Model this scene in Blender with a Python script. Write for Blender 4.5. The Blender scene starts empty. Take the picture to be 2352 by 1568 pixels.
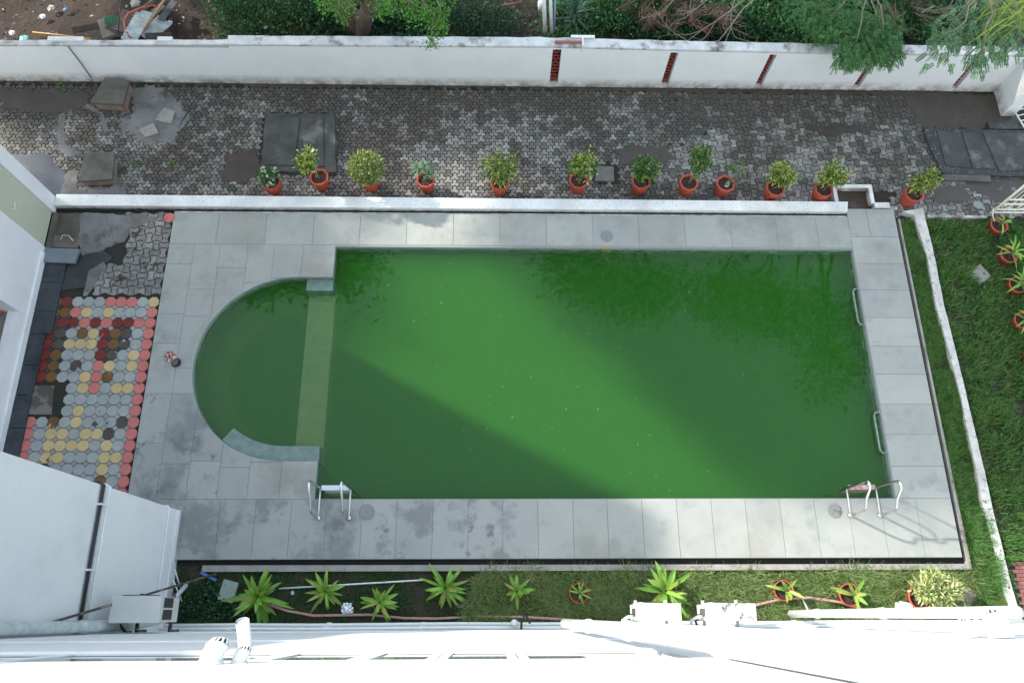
import bpy, bmesh, math, random
import numpy as np
from mathutils import Matrix, Vector
from mathutils.noise import noise as pnoise

sc = bpy.context.scene
# ------------------------------------------------------------------ camera
CX, CY, FPX, CAMH = 1176.0, 784.0, 1742.048, 12.5
def _rot():
    a, b, c = [math.radians(v) for v in (19.85417, 3.68565, -3.72473)]
    return (Matrix.Rotation(c, 3, 'Z') @ Matrix.Rotation(a, 3, 'X') @ Matrix.Rotation(b, 3, 'Z'))
RC = _rot()
cam = bpy.data.cameras.new('camera'); camo = bpy.data.objects.new('camera', cam)
sc.collection.objects.link(camo); sc.camera = camo
camo.matrix_world = Matrix.Translation((0, 0, CAMH)) @ RC.to_4x4()
cam.sensor_width = 36; cam.lens = FPX / 2352 * 36
cam.clip_start = 0.05; cam.clip_end = 900
# ------------------------------------------------------------------ world, sun, exposure
SUN_AZ, SUN_EL = math.radians(-28), math.radians(28)      # direction the light travels in plan; height of the sun
w = bpy.data.worlds.new('World'); sc.world = w; w.use_nodes = True
nt = w.node_tree; bg = nt.nodes['Background']
sky = nt.nodes.new('ShaderNodeTexSky'); sky.sky_type = 'NISHITA'; sky.sun_disc = False
sky.sun_elevation = SUN_EL
sx, sy = -math.cos(SUN_AZ), -math.sin(SUN_AZ)             # towards the sun
sky.sun_rotation = math.atan2(sx, sy)
sky.air_density = 1.0; sky.dust_density = 2.0; sky.ozone_density = 1.0
veil = nt.nodes.new('ShaderNodeMix'); veil.data_type = 'RGBA'; veil.inputs[0].default_value = .45    # thin even haze veil over the whole sky
nt.links.new(sky.outputs[0], veil.inputs[6]); veil.inputs[7].default_value = (6.2, 7.2, 8.0, 1)
nt.links.new(veil.outputs[2], bg.inputs[0]); bg.inputs[1].default_value = 0.15
sl = bpy.data.lights.new('sun', 'SUN'); slo = bpy.data.objects.new('sun', sl); sc.collection.objects.link(slo)
sl.energy = 4.0; sl.angle = math.radians(1.6); sl.color = (1, .93, .82)
tosun = Vector((sx * math.cos(SUN_EL), sy * math.cos(SUN_EL), math.sin(SUN_EL)))
slo.rotation_euler = tosun.to_track_quat('Z', 'Y').to_euler()
slo.location = tosun * 40
sc.view_settings.view_transform = 'Standard'; sc.view_settings.look = 'None'
sc.view_settings.exposure = 1.08; sc.view_settings.gamma = 1
sc.cycles.use_denoising = True
sc.cycles.volume_bounces = 3; sc.cycles.max_bounces = 8; sc.cycles.transparent_max_bounces = 12
sc.cycles.caustics_reflective = False; sc.cycles.caustics_refractive = False

# ------------------------------------------------------------------ survey helpers: a point of the picture on a known plane
def ray(px, py): return RC @ Vector(((px - CX) / FPX, -(py - CY) / FPX, -1))
def G(px, py, z=0.0):
    d = ray(px, py); t = (CAMH - z) / -d.z
    return (d.x * t, d.y * t)
def F(px, py, y):           # on a wall y = const
    d = ray(px, py); t = y / d.y
    return (d.x * t, CAMH + d.z * t)
def FX(px, py, x):          # on a wall x = const
    d = ray(px, py); t = x / d.x
    return (d.y * t, CAMH + d.z * t)

# ------------------------------------------------------------------ materials
def newmat(name):
    m = bpy.data.materials.new(name); m.use_nodes = True
    t = m.node_tree; return m, t, t.nodes['Principled BSDF']
def N(t, typ, **kw):
    n = t.nodes.new(typ)
    for k, v in kw.items(): setattr(n, k, v)
    return n
def noise_fac(t, pos, scale, lo, hi, detail=4, rough=.6, off=0.0):
    n = N(t, 'ShaderNodeTexNoise'); n.inputs['Scale'].default_value = scale; n.inputs['Detail'].default_value = detail
    n.inputs['Roughness'].default_value = rough
    if off:
        ad = N(t, 'ShaderNodeVectorMath', operation='ADD'); ad.inputs[1].default_value = (off, off * .7, off * .3)
        t.links.new(pos, ad.inputs[0]); pos = ad.outputs[0]
    t.links.new(pos, n.inputs['Vector'])
    r = N(t, 'ShaderNodeMapRange'); r.inputs['From Min'].default_value = lo; r.inputs['From Max'].default_value = hi
    t.links.new(n.outputs['Fac'], r.inputs['Value']); return r.outputs[0]
def mixc(t, fac, a, b, mode='MIX'):
    m = N(t, 'ShaderNodeMix', data_type='RGBA', blend_type=mode)
    for s, v in ((m.inputs[0], fac), (m.inputs[6], a), (m.inputs[7], b)):
        if isinstance(v, (int, float)): s.default_value = v
        elif isinstance(v, tuple): s.default_value = (*v, 1)[:4]
        else: t.links.new(v, s)
    return m.outputs[2]
def math_(t, op, a, b=0.0):
    m = N(t, 'ShaderNodeMath', operation=op)
    for s, v in ((m.inputs[0], a), (m.inputs[1], b)):
        if isinstance(v, (int, float)): s.default_value = v
        else: t.links.new(v, s)
    return m.outputs[0]
def M(name, base, rough=.7, var=None, vs=4, vlo=.35, vhi=.65, layers=(), bump=0, bs=60, objvar=0, island=0, metal=0, coat=0, zgrime=None, spec=.5, trans=0, ramp=None):
    """layers: (colour, scale, lo, hi, offset[, roughness]); zgrime: (colour, z0, z1) dirt fading from z0 to z1"""
    m, t, b = newmat(name)
    geo = N(t, 'ShaderNodeNewGeometry'); pos = geo.outputs['Position']
    col = base
    if ramp:
        cr = N(t, 'ShaderNodeValToRGB'); cr.color_ramp.interpolation = 'CONSTANT'
        e = cr.color_ramp.elements
        while len(e) < len(ramp): e.new(.5)
        for i, c in enumerate(ramp): e[i].position = i / len(ramp); e[i].color = (*c, 1)
        t.links.new(geo.outputs['Random Per Island'], cr.inputs[0]); col = cr.outputs[0]
    if var: col = mixc(t, noise_fac(t, pos, vs, vlo, vhi), col, var)
    if objvar or island:
        src = geo.outputs['Random Per Island'] if island else N(t, 'ShaderNodeObjectInfo').outputs['Random']
        k = island or objvar
        r = N(t, 'ShaderNodeMapRange'); r.inputs['To Min'].default_value = 1 - k; r.inputs['To Max'].default_value = 1 + k
        t.links.new(src, r.inputs['Value'])
        h = N(t, 'ShaderNodeHueSaturation'); t.links.new(r.outputs[0], h.inputs['Value'])
        if isinstance(col, tuple): h.inputs['Color'].default_value = (*col, 1)
        else: t.links.new(col, h.inputs['Color'])
        col = h.outputs[0]
    ro = rough
    for L in layers:
        c, s, lo, hi, off = L[:5]
        f = noise_fac(t, pos, s, lo, hi, 6, .65, off)
        col = mixc(t, f, col, c)
        if len(L) > 5:
            mr = N(t, 'ShaderNodeMix', data_type='FLOAT'); t.links.new(f, mr.inputs[0])
            if isinstance(ro, float): mr.inputs[2].default_value = ro
            else: t.links.new(ro, mr.inputs[2])
            mr.inputs[3].default_value = L[5]; ro = mr.outputs[0]
    if zgrime:
        c, z0, z1 = zgrime
        sp = N(t, 'ShaderNodeSeparateXYZ'); t.links.new(pos, sp.inputs[0])
        r = N(t, 'ShaderNodeMapRange'); r.inputs['From Min'].default_value = z1; r.inputs['From Max'].default_value = z0
        t.links.new(sp.outputs[2], r.inputs['Value'])
        f = math_(t, 'MULTIPLY', r.outputs[0], noise_fac(t, pos, 5, .3, .62, 6, .7, 3.3))
        col = mixc(t, f, col, c)
    if isinstance(col, tuple): b.inputs['Base Color'].default_value = (*col, 1)
    else: t.links.new(col, b.inputs['Base Color'])
    if isinstance(ro, float): b.inputs['Roughness'].default_value = ro
    else: t.links.new(ro, b.inputs['Roughness'])
    b.inputs['Metallic'].default_value = metal; b.inputs['Coat Weight'].default_value = coat
    b.inputs['Specular IOR Level'].default_value = spec
    if trans:
        tr = N(t, 'ShaderNodeBsdfTranslucent'); mx = N(t, 'ShaderNodeMixShader'); mx.inputs[0].default_value = trans
        if isinstance(col, tuple): tr.inputs[0].default_value = (*col, 1)
        else: t.links.new(col, tr.inputs[0])
        out = t.nodes['Material Output']
        t.links.new(b.outputs[0], mx.inputs[1]); t.links.new(tr.outputs[0], mx.inputs[2]); t.links.new(mx.outputs[0], out.inputs[0])
    if bump:
        n = N(t, 'ShaderNodeTexNoise'); n.inputs['Scale'].default_value = bs; n.inputs['Detail'].default_value = 5
        t.links.new(pos, n.inputs['Vector'])
        bp = N(t, 'ShaderNodeBump'); bp.inputs['Strength'].default_value = bump; bp.inputs['Distance'].default_value = .02
        t.links.new(n.outputs['Fac'], bp.inputs['Height']); t.links.new(bp.outputs[0], b.inputs['Normal'])
    return m

DIRT = (.045, .038, .032)
m_wall = M('whitewash', (.86, .90, .91), .8, (.80, .84, .855), 1.2, layers=((.55, .53, .5), 14, .72, .8, 2.) and (((.45, .43, .4), 16, .70, .80, 2.),), zgrime=((.22, .18, .14), -.12, .16), bump=.15, bs=30)
m_walltop = M('weathered_wall_top', (.66, .68, .69), .85, (.48, .50, .52), 3, layers=(((.14, .12, .10), 3.5, .52, .70, 1.), ((.12, .1, .09), 45, .62, .70, 5.)), bump=.3, bs=40)
m_kerbw = M('peeling_white_kerb_paint', (.82, .84, .83), .8, (.64, .66, .66), 2, layers=(((.25, .19, .16), 38, .60, .66, 4.),), zgrime=((.16, .14, .12), -.02, .05), bump=.2, bs=40)
m_fac = M('facade_white_paint', (.80, .81, .83), .75, (.76, .78, .81), .8, layers=(((.62, .60, .57), 9, .66, .8, 7.), ((.68, .70, .70), 1.3, .48, .75, 17.)), bump=.05, bs=20)
m_beige = M('beige_panel_paint', (.52, .53, .42), .6, (.49, .5, .4), 2)
m_soil = M('reddish_soil', (.052, .031, .023), .95, (.024, .017, .014), 2.2, layers=(((.03, .025, .02), 1.3, .5, .62, 9.), ((.3, .27, .24), 60, .70, .74, 3.)), bump=.8, bs=14)
m_bed = M('garden_soil', (.06, .045, .03), .95, (.028, .035, .018), 3, layers=(((.16, .12, .09), 40, .66, .72, 3.),), bump=.8, bs=20)
m_grout = M('paving_sand_and_moss', (.030, .027, .024), .9, (.02, .026, .015), 5, layers=(((.2, .19, .18), 70, .7, .74, 2.),), bump=.5, bs=50)
def paver_mat(name, isl):
    m, t, b = newmat(name)
    geo = N(t, 'ShaderNodeNewGeometry'); pos = geo.outputs['Position']
    src = geo.outputs['Random Per Island'] if isl else N(t, 'ShaderNodeObjectInfo').outputs['Random']
    cr = N(t, 'ShaderNodeValToRGB'); e = cr.color_ramp.elements
    e[0].color = (.12, .118, .105, 1); e[1].color = (.38, .39, .37, 1); e.new(.5).color = (.26, .265, .25, 1); e.new(.8).color = (.35, .335, .31, 1)
    t.links.new(src, cr.inputs[0])
    col = mixc(t, noise_fac(t, pos, 30, .3, .7), cr.outputs[0], (.15, .14, .135))
    # trodden dirt: broad stains, denser under the compound wall and along its foot
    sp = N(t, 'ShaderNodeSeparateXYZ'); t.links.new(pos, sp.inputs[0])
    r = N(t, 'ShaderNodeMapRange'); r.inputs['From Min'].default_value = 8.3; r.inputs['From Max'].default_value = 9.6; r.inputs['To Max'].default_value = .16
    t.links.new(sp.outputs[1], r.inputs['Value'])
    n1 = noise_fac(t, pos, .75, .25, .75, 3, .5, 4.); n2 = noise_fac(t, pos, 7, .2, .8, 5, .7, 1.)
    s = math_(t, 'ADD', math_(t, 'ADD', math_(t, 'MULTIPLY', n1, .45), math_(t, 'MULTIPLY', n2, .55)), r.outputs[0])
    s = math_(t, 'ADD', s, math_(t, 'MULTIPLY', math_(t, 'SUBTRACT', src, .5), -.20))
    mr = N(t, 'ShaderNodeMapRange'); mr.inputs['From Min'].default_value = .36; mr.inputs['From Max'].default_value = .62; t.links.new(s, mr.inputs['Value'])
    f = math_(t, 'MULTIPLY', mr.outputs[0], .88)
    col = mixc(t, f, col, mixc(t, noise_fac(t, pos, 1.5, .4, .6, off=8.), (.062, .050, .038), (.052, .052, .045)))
    col = mixc(t, noise_fac(t, pos, 55, .68, .72, off=6.), col, (.3, .29, .27))
    t.links.new(col, b.inputs['Base Color'])
    b.inputs['Roughness'].default_value = .75
    n = N(t, 'ShaderNodeTexNoise'); n.inputs['Scale'].default_value = 60; t.links.new(pos, n.inputs['Vector'])
    bp = N(t, 'ShaderNodeBump'); bp.inputs['Strength'].default_value = .3; bp.inputs['Distance'].default_value = .01
    t.links.new(n.outputs['Fac'], bp.inputs['Height']); t.links.new(bp.outputs[0], b.inputs['Normal'])
    return m
m_paver = paver_mat('concrete_paver', False); m_paver_s = paver_mat('concrete_paver_far', True)
m_cement = M('smeared_cement', (.20, .205, .21), .7, (.12, .115, .11), 2.5, layers=(((.05, .045, .04), 4, .55, .68, 2., .4),), bump=.3, bs=30)
m_wetmud = M('wet_dirt', (.045, .036, .03), .45, (.065, .052, .044), 3, layers=(((.3, .27, .22), 60, .71, .75, 3.),), bump=.3, bs=40)
m_slab = M('grey_granite_slab', (.355, .365, .34), .65, (.31, .328, .31), 1.6, objvar=.07,
           layers=(((.25, .27, .28), 90, .55, .72, 3.), ((.48, .47, .44), 120, .62, .72, 1.), ((.26, .28, .28), 2.4, .55, .70, 13.), ((.24, .235, .21), .9, .52, .75, 31.)), bump=.15, bs=90)
m_slabwet = M('damp_granite_slab', (.33, .345, .33), .6, (.29, .31, .30), 1.6, objvar=.08,
           layers=(((.25, .27, .28), 90, .55, .72, 3.), ((.48, .47, .44), 120, .62, .72, 1.), ((.20, .215, .21), 1.5, .50, .60, 21., .5), ((.15, .16, .16), 2.6, .58, .66, 24., .45)), bump=.15, bs=90)
m_joint = M('slab_joint_cement', (.26, .27, .26), .9)
m_conc = M('dark_mossy_concrete', (.075, .078, .074), .8, (.04, .044, .043), 3, layers=(((.2, .2, .19), 60, .66, .72, 2.), ((.15, .155, .155), 2.5, .55, .7, 5.)), bump=.4, bs=30)
m_conc2 = M('weathered_concrete', (.13, .125, .11), .85, (.075, .078, .062), 4, layers=(((.3, .29, .27), 60, .68, .72, 2.),), bump=.4, bs=30)
m_brick_mortar = M('exposed_brick_base', (.22, .12, .09), .9, (.3, .27, .24), 8, bump=.5)
m_palecon = M('pale_concrete', (.34, .325, .30), .85, (.27, .26, .24), 6, layers=(((.14, .13, .12), 12, .62, .7, 2.),), bump=.3)
m_gran = M('wet_black_granite', (.022, .030, .040), .18, (.045, .055, .065), 3, layers=(((.4, .42, .42), 30, .74, .78, 2.),))
m_gran2 = M('grey_granite_threshold', (.16, .19, .22), .3, (.2, .23, .26), 3)
m_tile_edge = M('pale_teal_pool_edge', (.30, .40, .40), .5, (.22, .32, .31), 20, zgrime=((.06, .16, .04), -.10, -.045))
m_basin = M('algae_coated_tile', (.06, .13, .06), .8, (.04, .10, .05), 3)
m_step = M('pale_submerged_step', (.34, .42, .20), .8, (.26, .36, .16), 5)
m_black = M('black_drain_gap', (.012, .012, .013), .9)
m_terra = M('terracotta_paint', (.46, .085, .045), .55, (.40, .07, .04), 6, layers=(((.25, .16, .12), 25, .68, .74, 2.),))
m_potsoil = M('potting_soil', (.035, .018, .014), .95, (.06, .035, .03), 30, bump=.9, bs=50)
m_steel = M('polished_steel', (.75, .75, .74), .22, metal=1.0)
m_rail = M('dull_grey_rail', (.17, .19, .20), .4, (.3, .33, .33), 10)
m_tread = M('white_tread', (.66, .72, .78), .5)
m_treadred = M('worn_pink_tread', (.42, .16, .15), .6, (.55, .45, .45), 14)
m_lid = M('grey_skimmer_lid', (.22, .24, .255), .5, (.19, .21, .22), 6)
m_lid2 = M('worn_grey_lid', (.24, .24, .23), .6, (.12, .1, .09), 5, vlo=.5, vhi=.54)
m_rust = M('rusty_painted_iron', (.60, .50, .46), .7, layers=(((.22, .06, .03), 26, .44, .52, 1.),))
m_pvc = M('white_pvc', (.80, .81, .81), .4, (.74, .75, .74), 8)
m_pvcg = M('grey_pvc', (.42, .5, .52), .5, (.6, .63, .64), 9)
m_ac = M('ac_casing', (.62, .63, .60), .5, (.57, .58, .56), 4, layers=(((.2, .18, .16), 10, .68, .74, 5.),))
m_acd = M('ac_dark_grille', (.06, .06, .06), .6)
m_cable = M('black_cable', (.02, .02, .022), .5)
m_hose = M('pink_hose', (.50, .27, .24), .5, (.42, .24, .20), 8)
m_green = M('green_net_strip', (.02, .20, .16), .5, (.04, .28, .24), 10)
m_foil = M('crumpled_foil', (.7, .75, .8), .25, metal=.9, bump=.6, bs=25)
m_bottle = M('green_bottle', (.02, .28, .22), .2)
m_bark = M('rough_bark', (.17, .125, .095), .9, (.10, .07, .055), 9, bump=.8, bs=20)
m_twig = M('dry_twig', (.30, .25, .21), .9, (.22, .18, .15), 9)
m_iron = M('dark_metal_pole', (.05, .05, .05), .5, (.25, .2, .15), 12, vlo=.55, vhi=.6)
m_cream = M('cream_metal_gate', (.70, .70, .62), .5)
m_jali = M('red_terracotta_lattice', (.34, .055, .035), .7, (.22, .05, .035), 12)
m_jalid = M('shadowed_lattice_void', (.012, .008, .008), .9)
m_glass = M('window_glass', (.30, .36, .34), .05, spec=.8)
m_terrazzo = M('speckled_terrazzo', (.28, .26, .24), .5, (.22, .21, .2), 4, layers=(((.04, .035, .03), 50, .64, .68, 2.),))
m_brickpave = M('red_brick_paving', (.26, .10, .085), .8, (.20, .09, .08), 9, objvar=.15)
m_puddle = M('dirty_standing_water', (.05, .033, .025), .08, (.06, .045, .035), 4)

def leafmat(name, cols, rough=.5, trans=.25):
    return M(name, cols[0], rough, ramp=cols, trans=trans, spec=.35)
l_bush = leafmat('bush_leaf', [(.035, .12, .04), (.05, .17, .05), (.025, .085, .035), (.08, .22, .06), (.04, .12, .05)])
l_bright = leafmat('bright_leaf', [(.09, .27, .04), (.13, .34, .05), (.06, .19, .035), (.18, .38, .06)])
l_dark = leafmat('dark_leaf', [(.02, .07, .035), (.03, .10, .045), (.016, .05, .028), (.045, .13, .05)])
l_acacia = leafmat('acacia_leaf', [(.04, .15, .04), (.07, .21, .05), (.03, .10, .035), (.12, .28, .07)])
l_mimosa = leafmat('mimosa_leaf', [(.09, .21, .10), (.14, .28, .15), (.07, .16, .08), (.22, .36, .16)])
l_yel = leafmat('yellow_green_frond', [(.30, .36, .04), (.22, .32, .05), (.38, .40, .07)])
l_varieg = leafmat('variegated_yellow_leaf', [(.08, .19, .03), (.46, .48, .10), (.05, .13, .03), (.14, .26, .04), (.55, .55, .18)])
l_pale = leafmat('pale_variegated_leaf', [(.20, .27, .08), (.30, .36, .12), (.13, .2, .05), (.38, .42, .18)])
l_cream = leafmat('cream_variegated_leaf', [(.50, .52, .26), (.34, .42, .14), (.22, .34, .08), (.6, .6, .36)])
l_ficus = leafmat('ficus_leaf', [(.035, .13, .03), (.05, .18, .035), (.24, .32, .06), (.03, .10, .025)])
l_white = leafmat('white_splashed_leaf', [(.05, .15, .04), (.5, .55, .45), (.06, .18, .05), (.04, .12, .03)])
l_spider = leafmat('striped_strap_leaf', [(.10, .20, .10), (.22, .32, .20), (.07, .16, .07)])
l_drac = M('dracaena_leaf', (.15, .34, .04), .4, (.24, .44, .06), 6, objvar=.25, trans=.2)
l_dracy = M('yellowing_dracaena_leaf', (.32, .32, .06), .5, (.16, .3, .05), 7, objvar=.2, trans=.2)
l_agave = leafmat('agave_leaf', [(.09, .16, .12), (.06, .12, .09), (.13, .21, .16)])
l_grass = leafmat('grass_blade', [(.06, .20, .04), (.09, .26, .05), (.045, .15, .035), (.15, .30, .07), (.20, .25, .10)], .6, .3)
l_grassdry = leafmat('dry_grass_blade', [(.11, .23, .04), (.28, .30, .13), (.08, .18, .035), (.34, .33, .18), (.14, .26, .06)], .6, .3)
l_weed = leafmat('weed_leaf', [(.045, .15, .035), (.07, .2, .045), (.035, .11, .03)])
l_litter = leafmat('fallen_leaf', [(.4, .3, .1), (.3, .16, .06), (.45, .42, .3)], .8, .0)
l_palmdry = leafmat('dead_palm_frond', [(.13, .075, .055), (.18, .12, .09), (.08, .05, .035)], .9, .0)

# ------------------------------------------------------------------ mesh helpers
class MB:
    def __init__(s): s.v = []; s.f = []; s.mi = []; s.m = 0
    def add(s, vs, fs):
        o = len(s.v); s.v += [tuple(v) for v in vs]; s.f += [tuple(i + o for i in f) for f in fs]; s.mi += [s.m] * len(fs); return s
    def box(s, x0, x1, y0, y1, z0, z1):
        vs = [(x, y, z) for z in (z0, z1) for y in (y0, y1) for x in (x0, x1)]
        return s.add(vs, [(0, 2, 3, 1), (4, 5, 7, 6), (0, 1, 5, 4), (1, 3, 7, 5), (3, 2, 6, 7), (2, 0, 4, 6)])
    def prism(s, poly, z0, z1, inset=0):
        n = len(poly); cx = sum(p[0] for p in poly) / n; cy = sum(p[1] for p in poly) / n
        k = 1 - inset
        vs = [(x, y, z0) for x, y in poly] + [(cx + (x - cx) * k, cy + (y - cy) * k, z1) for x, y in poly]
        fs = [tuple(range(n, 2 * n))] + [(i, (i + 1) % n, n + (i + 1) % n, n + i) for i in range(n)] + [tuple(range(n - 1, -1, -1))]
        return s.add(vs, fs)
    def tube(s, pts, r, n=8, cap=True):
        pts = [Vector(p) for p in pts]; rs = r if isinstance(r, (list, tuple)) else [r] * len(pts)
        vs = []; fs = []; up = None
        for i, p in enumerate(pts):
            d = (pts[min(i + 1, len(pts) - 1)] - pts[max(i - 1, 0)])
            if d.length < 1e-9: d = Vector((0, 0, 1))
            d.normalize()
            if up is None: up = Vector((0, 0, 1)) if abs(d.z) < .9 else Vector((1, 0, 0))
            a = d.cross(up).normalized(); b = a.cross(d).normalized(); up = b
            for k in range(n):
                t = 2 * math.pi * k / n; vs.append(p + (a * math.cos(t) + b * math.sin(t)) * rs[i])
        for i in range(len(pts) - 1):
            for k in range(n): fs.append((i * n + k, i * n + (k + 1) % n, (i + 1) * n + (k + 1) % n, (i + 1) * n + k))
        if cap: fs += [tuple(range(n - 1, -1, -1)), tuple(range((len(pts) - 1) * n, len(pts) * n))]
        return s.add(vs, fs)
    def build(s, name, mats, parent=None, smooth=False, loc=(0, 0, 0)):
        me = bpy.data.meshes.new(name); me.from_pydata([(x - loc[0], y - loc[1], z - loc[2]) for x, y, z in s.v], [], s.f)
        mats = mats if isinstance(mats, (list, tuple)) else [mats]
        for m in mats: me.materials.append(m)
        if len(mats) > 1: me.polygons.foreach_set('material_index', s.mi)
        if smooth: me.polygons.foreach_set('use_smooth', [True] * len(s.f))
        me.update(); return link(name, me, parent, loc)
def link(name, me, parent=None, loc=(0, 0, 0), rz=0.0):
    o = bpy.data.objects.new(name, me); sc.collection.objects.link(o)
    o.location = loc; o.rotation_euler = (0, 0, rz)
    if parent is not None: o.parent = parent
    return o
def empty(name, loc=(0, 0, 0), rz=0.0):
    return link(name, None, None, loc, rz)
def tag(o, label=None, cat=None, group=None, kind=None):
    if label: o['label'] = label
    if cat: o['category'] = cat
    if group: o['group'] = group
    if kind: o['kind'] = kind
    return o
def bx(name, mat, x0, x1, y0, y1, z0, z1, parent=None): return MB().box(x0, x1, y0, y1, z0, z1).build(name, mat, parent)
def fast(name, V, Fq, mat, parent=None, smooth=False):
    me = bpy.data.meshes.new(name); nv = len(V); nf, k = Fq.shape
    me.vertices.add(nv); me.vertices.foreach_set('co', np.asarray(V, 'f').ravel())
    me.loops.add(nf * k); me.loops.foreach_set('vertex_index', Fq.astype('i').ravel())
    me.polygons.add(nf); me.polygons.foreach_set('loop_start', np.arange(0, nf * k, k, dtype='i'))
    if smooth: me.polygons.foreach_set('use_smooth', np.ones(nf, bool))
    me.materials.append(mat); me.update(calc_edges=True); me.validate()
    return link(name, me, parent)
def unit(a): return a / np.maximum(np.linalg.norm(a, axis=-1, keepdims=True), 1e-9)
def leafquads(P, D, L, W, rng, droop=0.0):
    """diamond leaves from points P along D"""
    n = len(P); side = unit(np.cross(D, rng.normal(size=(n, 3))))
    L = np.broadcast_to(L, n)[:, None]; W = np.broadcast_to(W, n)[:, None]
    dn = np.zeros((n, 3)); dn[:, 2] = -1
    V = np.stack([P, P + D * L * .5 + side * W * .5, P + D * L + dn * L * droop, P + D * L * .5 - side * W * .5], 1).reshape(-1, 3)
    Fq = np.arange(4 * n).reshape(n, 4); return V, Fq
FS = 1.0
def foliage(name, blobs, n, L, W, mat, parent, seed, shell=.55, clump=0.0, updir=.3, droop=.15):
    """leaves spread through ellipsoid blobs (cx,cy,cz,rx,ry,rz[,weight])"""
    rng = np.random.default_rng(seed); blobs = [(*b[:3], b[3] * FS, b[4] * FS, b[5] * FS, *b[6:]) for b in blobs]; wts = np.array([b[3] * b[4] * b[5] * (b[6] if len(b) > 6 else 1) for b in blobs]); wts = wts / wts.sum()
    idx = rng.choice(len(blobs), n, p=wts); B = np.array([b[:6] for b in blobs])[idx]
    d = unit(rng.normal(size=(n, 3))); r = shell + (1 - shell) * rng.random((n, 1)) ** .6; inner = rng.random((n, 1)) < .25
    r = np.where(inner, rng.random((n, 1)) ** .5, r)
    if clump:
        k = max(6, int(n / 45)); cc = unit(rng.normal(size=(k, 3))); rr = .6 + .5 * rng.random((k, 1))
        ci = rng.integers(0, k, n); d = cc[ci] + rng.normal(size=(n, 3)) * clump; r = rr[ci] * (.75 + .25 * r)
    P = B[:, :3] + d * r * B[:, 3:6]
    D = unit(d + rng.normal(size=(n, 3)) * .8 + np.array([0, 0, updir]))
    V, Q = leafquads(P, D, L * (.6 + .8 * rng.random(n)), W * (.6 + .8 * rng.random(n)), rng, droop)
    return fast(name, V, Q, mat, parent)
def curve_pts(a, b, sag, n=8, seed=0, wob=0.0):
    r = random.Random(seed); a = Vector(a); b = Vector(b); out = []
    for i in range(n + 1):
        t = i / n; p = a.lerp(b, t) + Vector(sag) * (4 * t * (1 - t))
        if 0 < i < n and wob: p += Vector((r.uniform(-wob, wob), r.uniform(-wob, wob), r.uniform(-wob, wob)))
        out.append(p)
    return out
def ragged(poly, amp, step, seed, closed=True):
    """subdivide a polygon edge and push it in and out"""
    out = []; r = random.Random(seed); n = len(poly)
    for i in range(n):
        a = Vector(poly[i]); b = Vector(poly[(i + 1) % n]); L = (b - a).length; k = max(1, int(L / step))
        nn = Vector((-(b - a).y, (b - a).x)).normalized()
        for j in range(k):
            p = a.lerp(b, j / k); q = amp * pnoise(Vector((p.x * 3.1 + seed, p.y * 3.1, seed * 1.7))) + amp * .8 * pnoise(Vector((p.x * 11 + seed, p.y * 11, seed))) + r.uniform(-amp, amp) * .35
            p = p + nn * q; out.append((p.x, p.y))
    return out

# ================================================================== SETTING
ZP, ZT, ZB = -.12, -.03, -.12      # outer paving, tiled patio, garden beds
def sheet(name, mat, poly, z, kind='structure', parent=None):
    me = bpy.data.meshes.new(name); me.from_pydata([(x, y, z) for x, y in poly], [], [tuple(range(len(poly)))]); me.materials.append(mat)
    o = link(name, me, parent); 
    if kind: o['kind'] = kind
    return o
# soil of the plot beyond the wall: one uneven sheet reaching far out, lower than the paving
def ground():
    xs = np.concatenate([[-300, -120, -50, -25], np.arange(-14, 14.1, .35), [25, 50, 120, 300]])
    ys = np.concatenate([[-200, -60, -20, -6, 4, 9.6], np.arange(10.3, 16, .35), [20, 30, 60, 150, 400]])
    V = []; 
    for y in ys:
        for x in xs:
            z = -.42 if y < 10.1 or abs(x) > 14.2 or y > 16.5 else -.30 + .09 * pnoise(Vector((x * .8, y * .8, 0))) + .04 * pnoise(Vector((x * 3, y * 3, 4)))
            if y < 9.7: z = -2.2 if -10 < x < 13 and -3 < y else -.5
            V.append((x, y, z))
    nx = len(xs); Q = np.array([(j * nx + i, j * nx + i + 1, (j + 1) * nx + i + 1, (j + 1) * nx + i) for j in range(len(ys) - 1) for i in range(nx - 1)])
    o = fast('ground', np.array(V), Q, m_soil, smooth=True); o['kind'] = 'structure'
ground()

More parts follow.
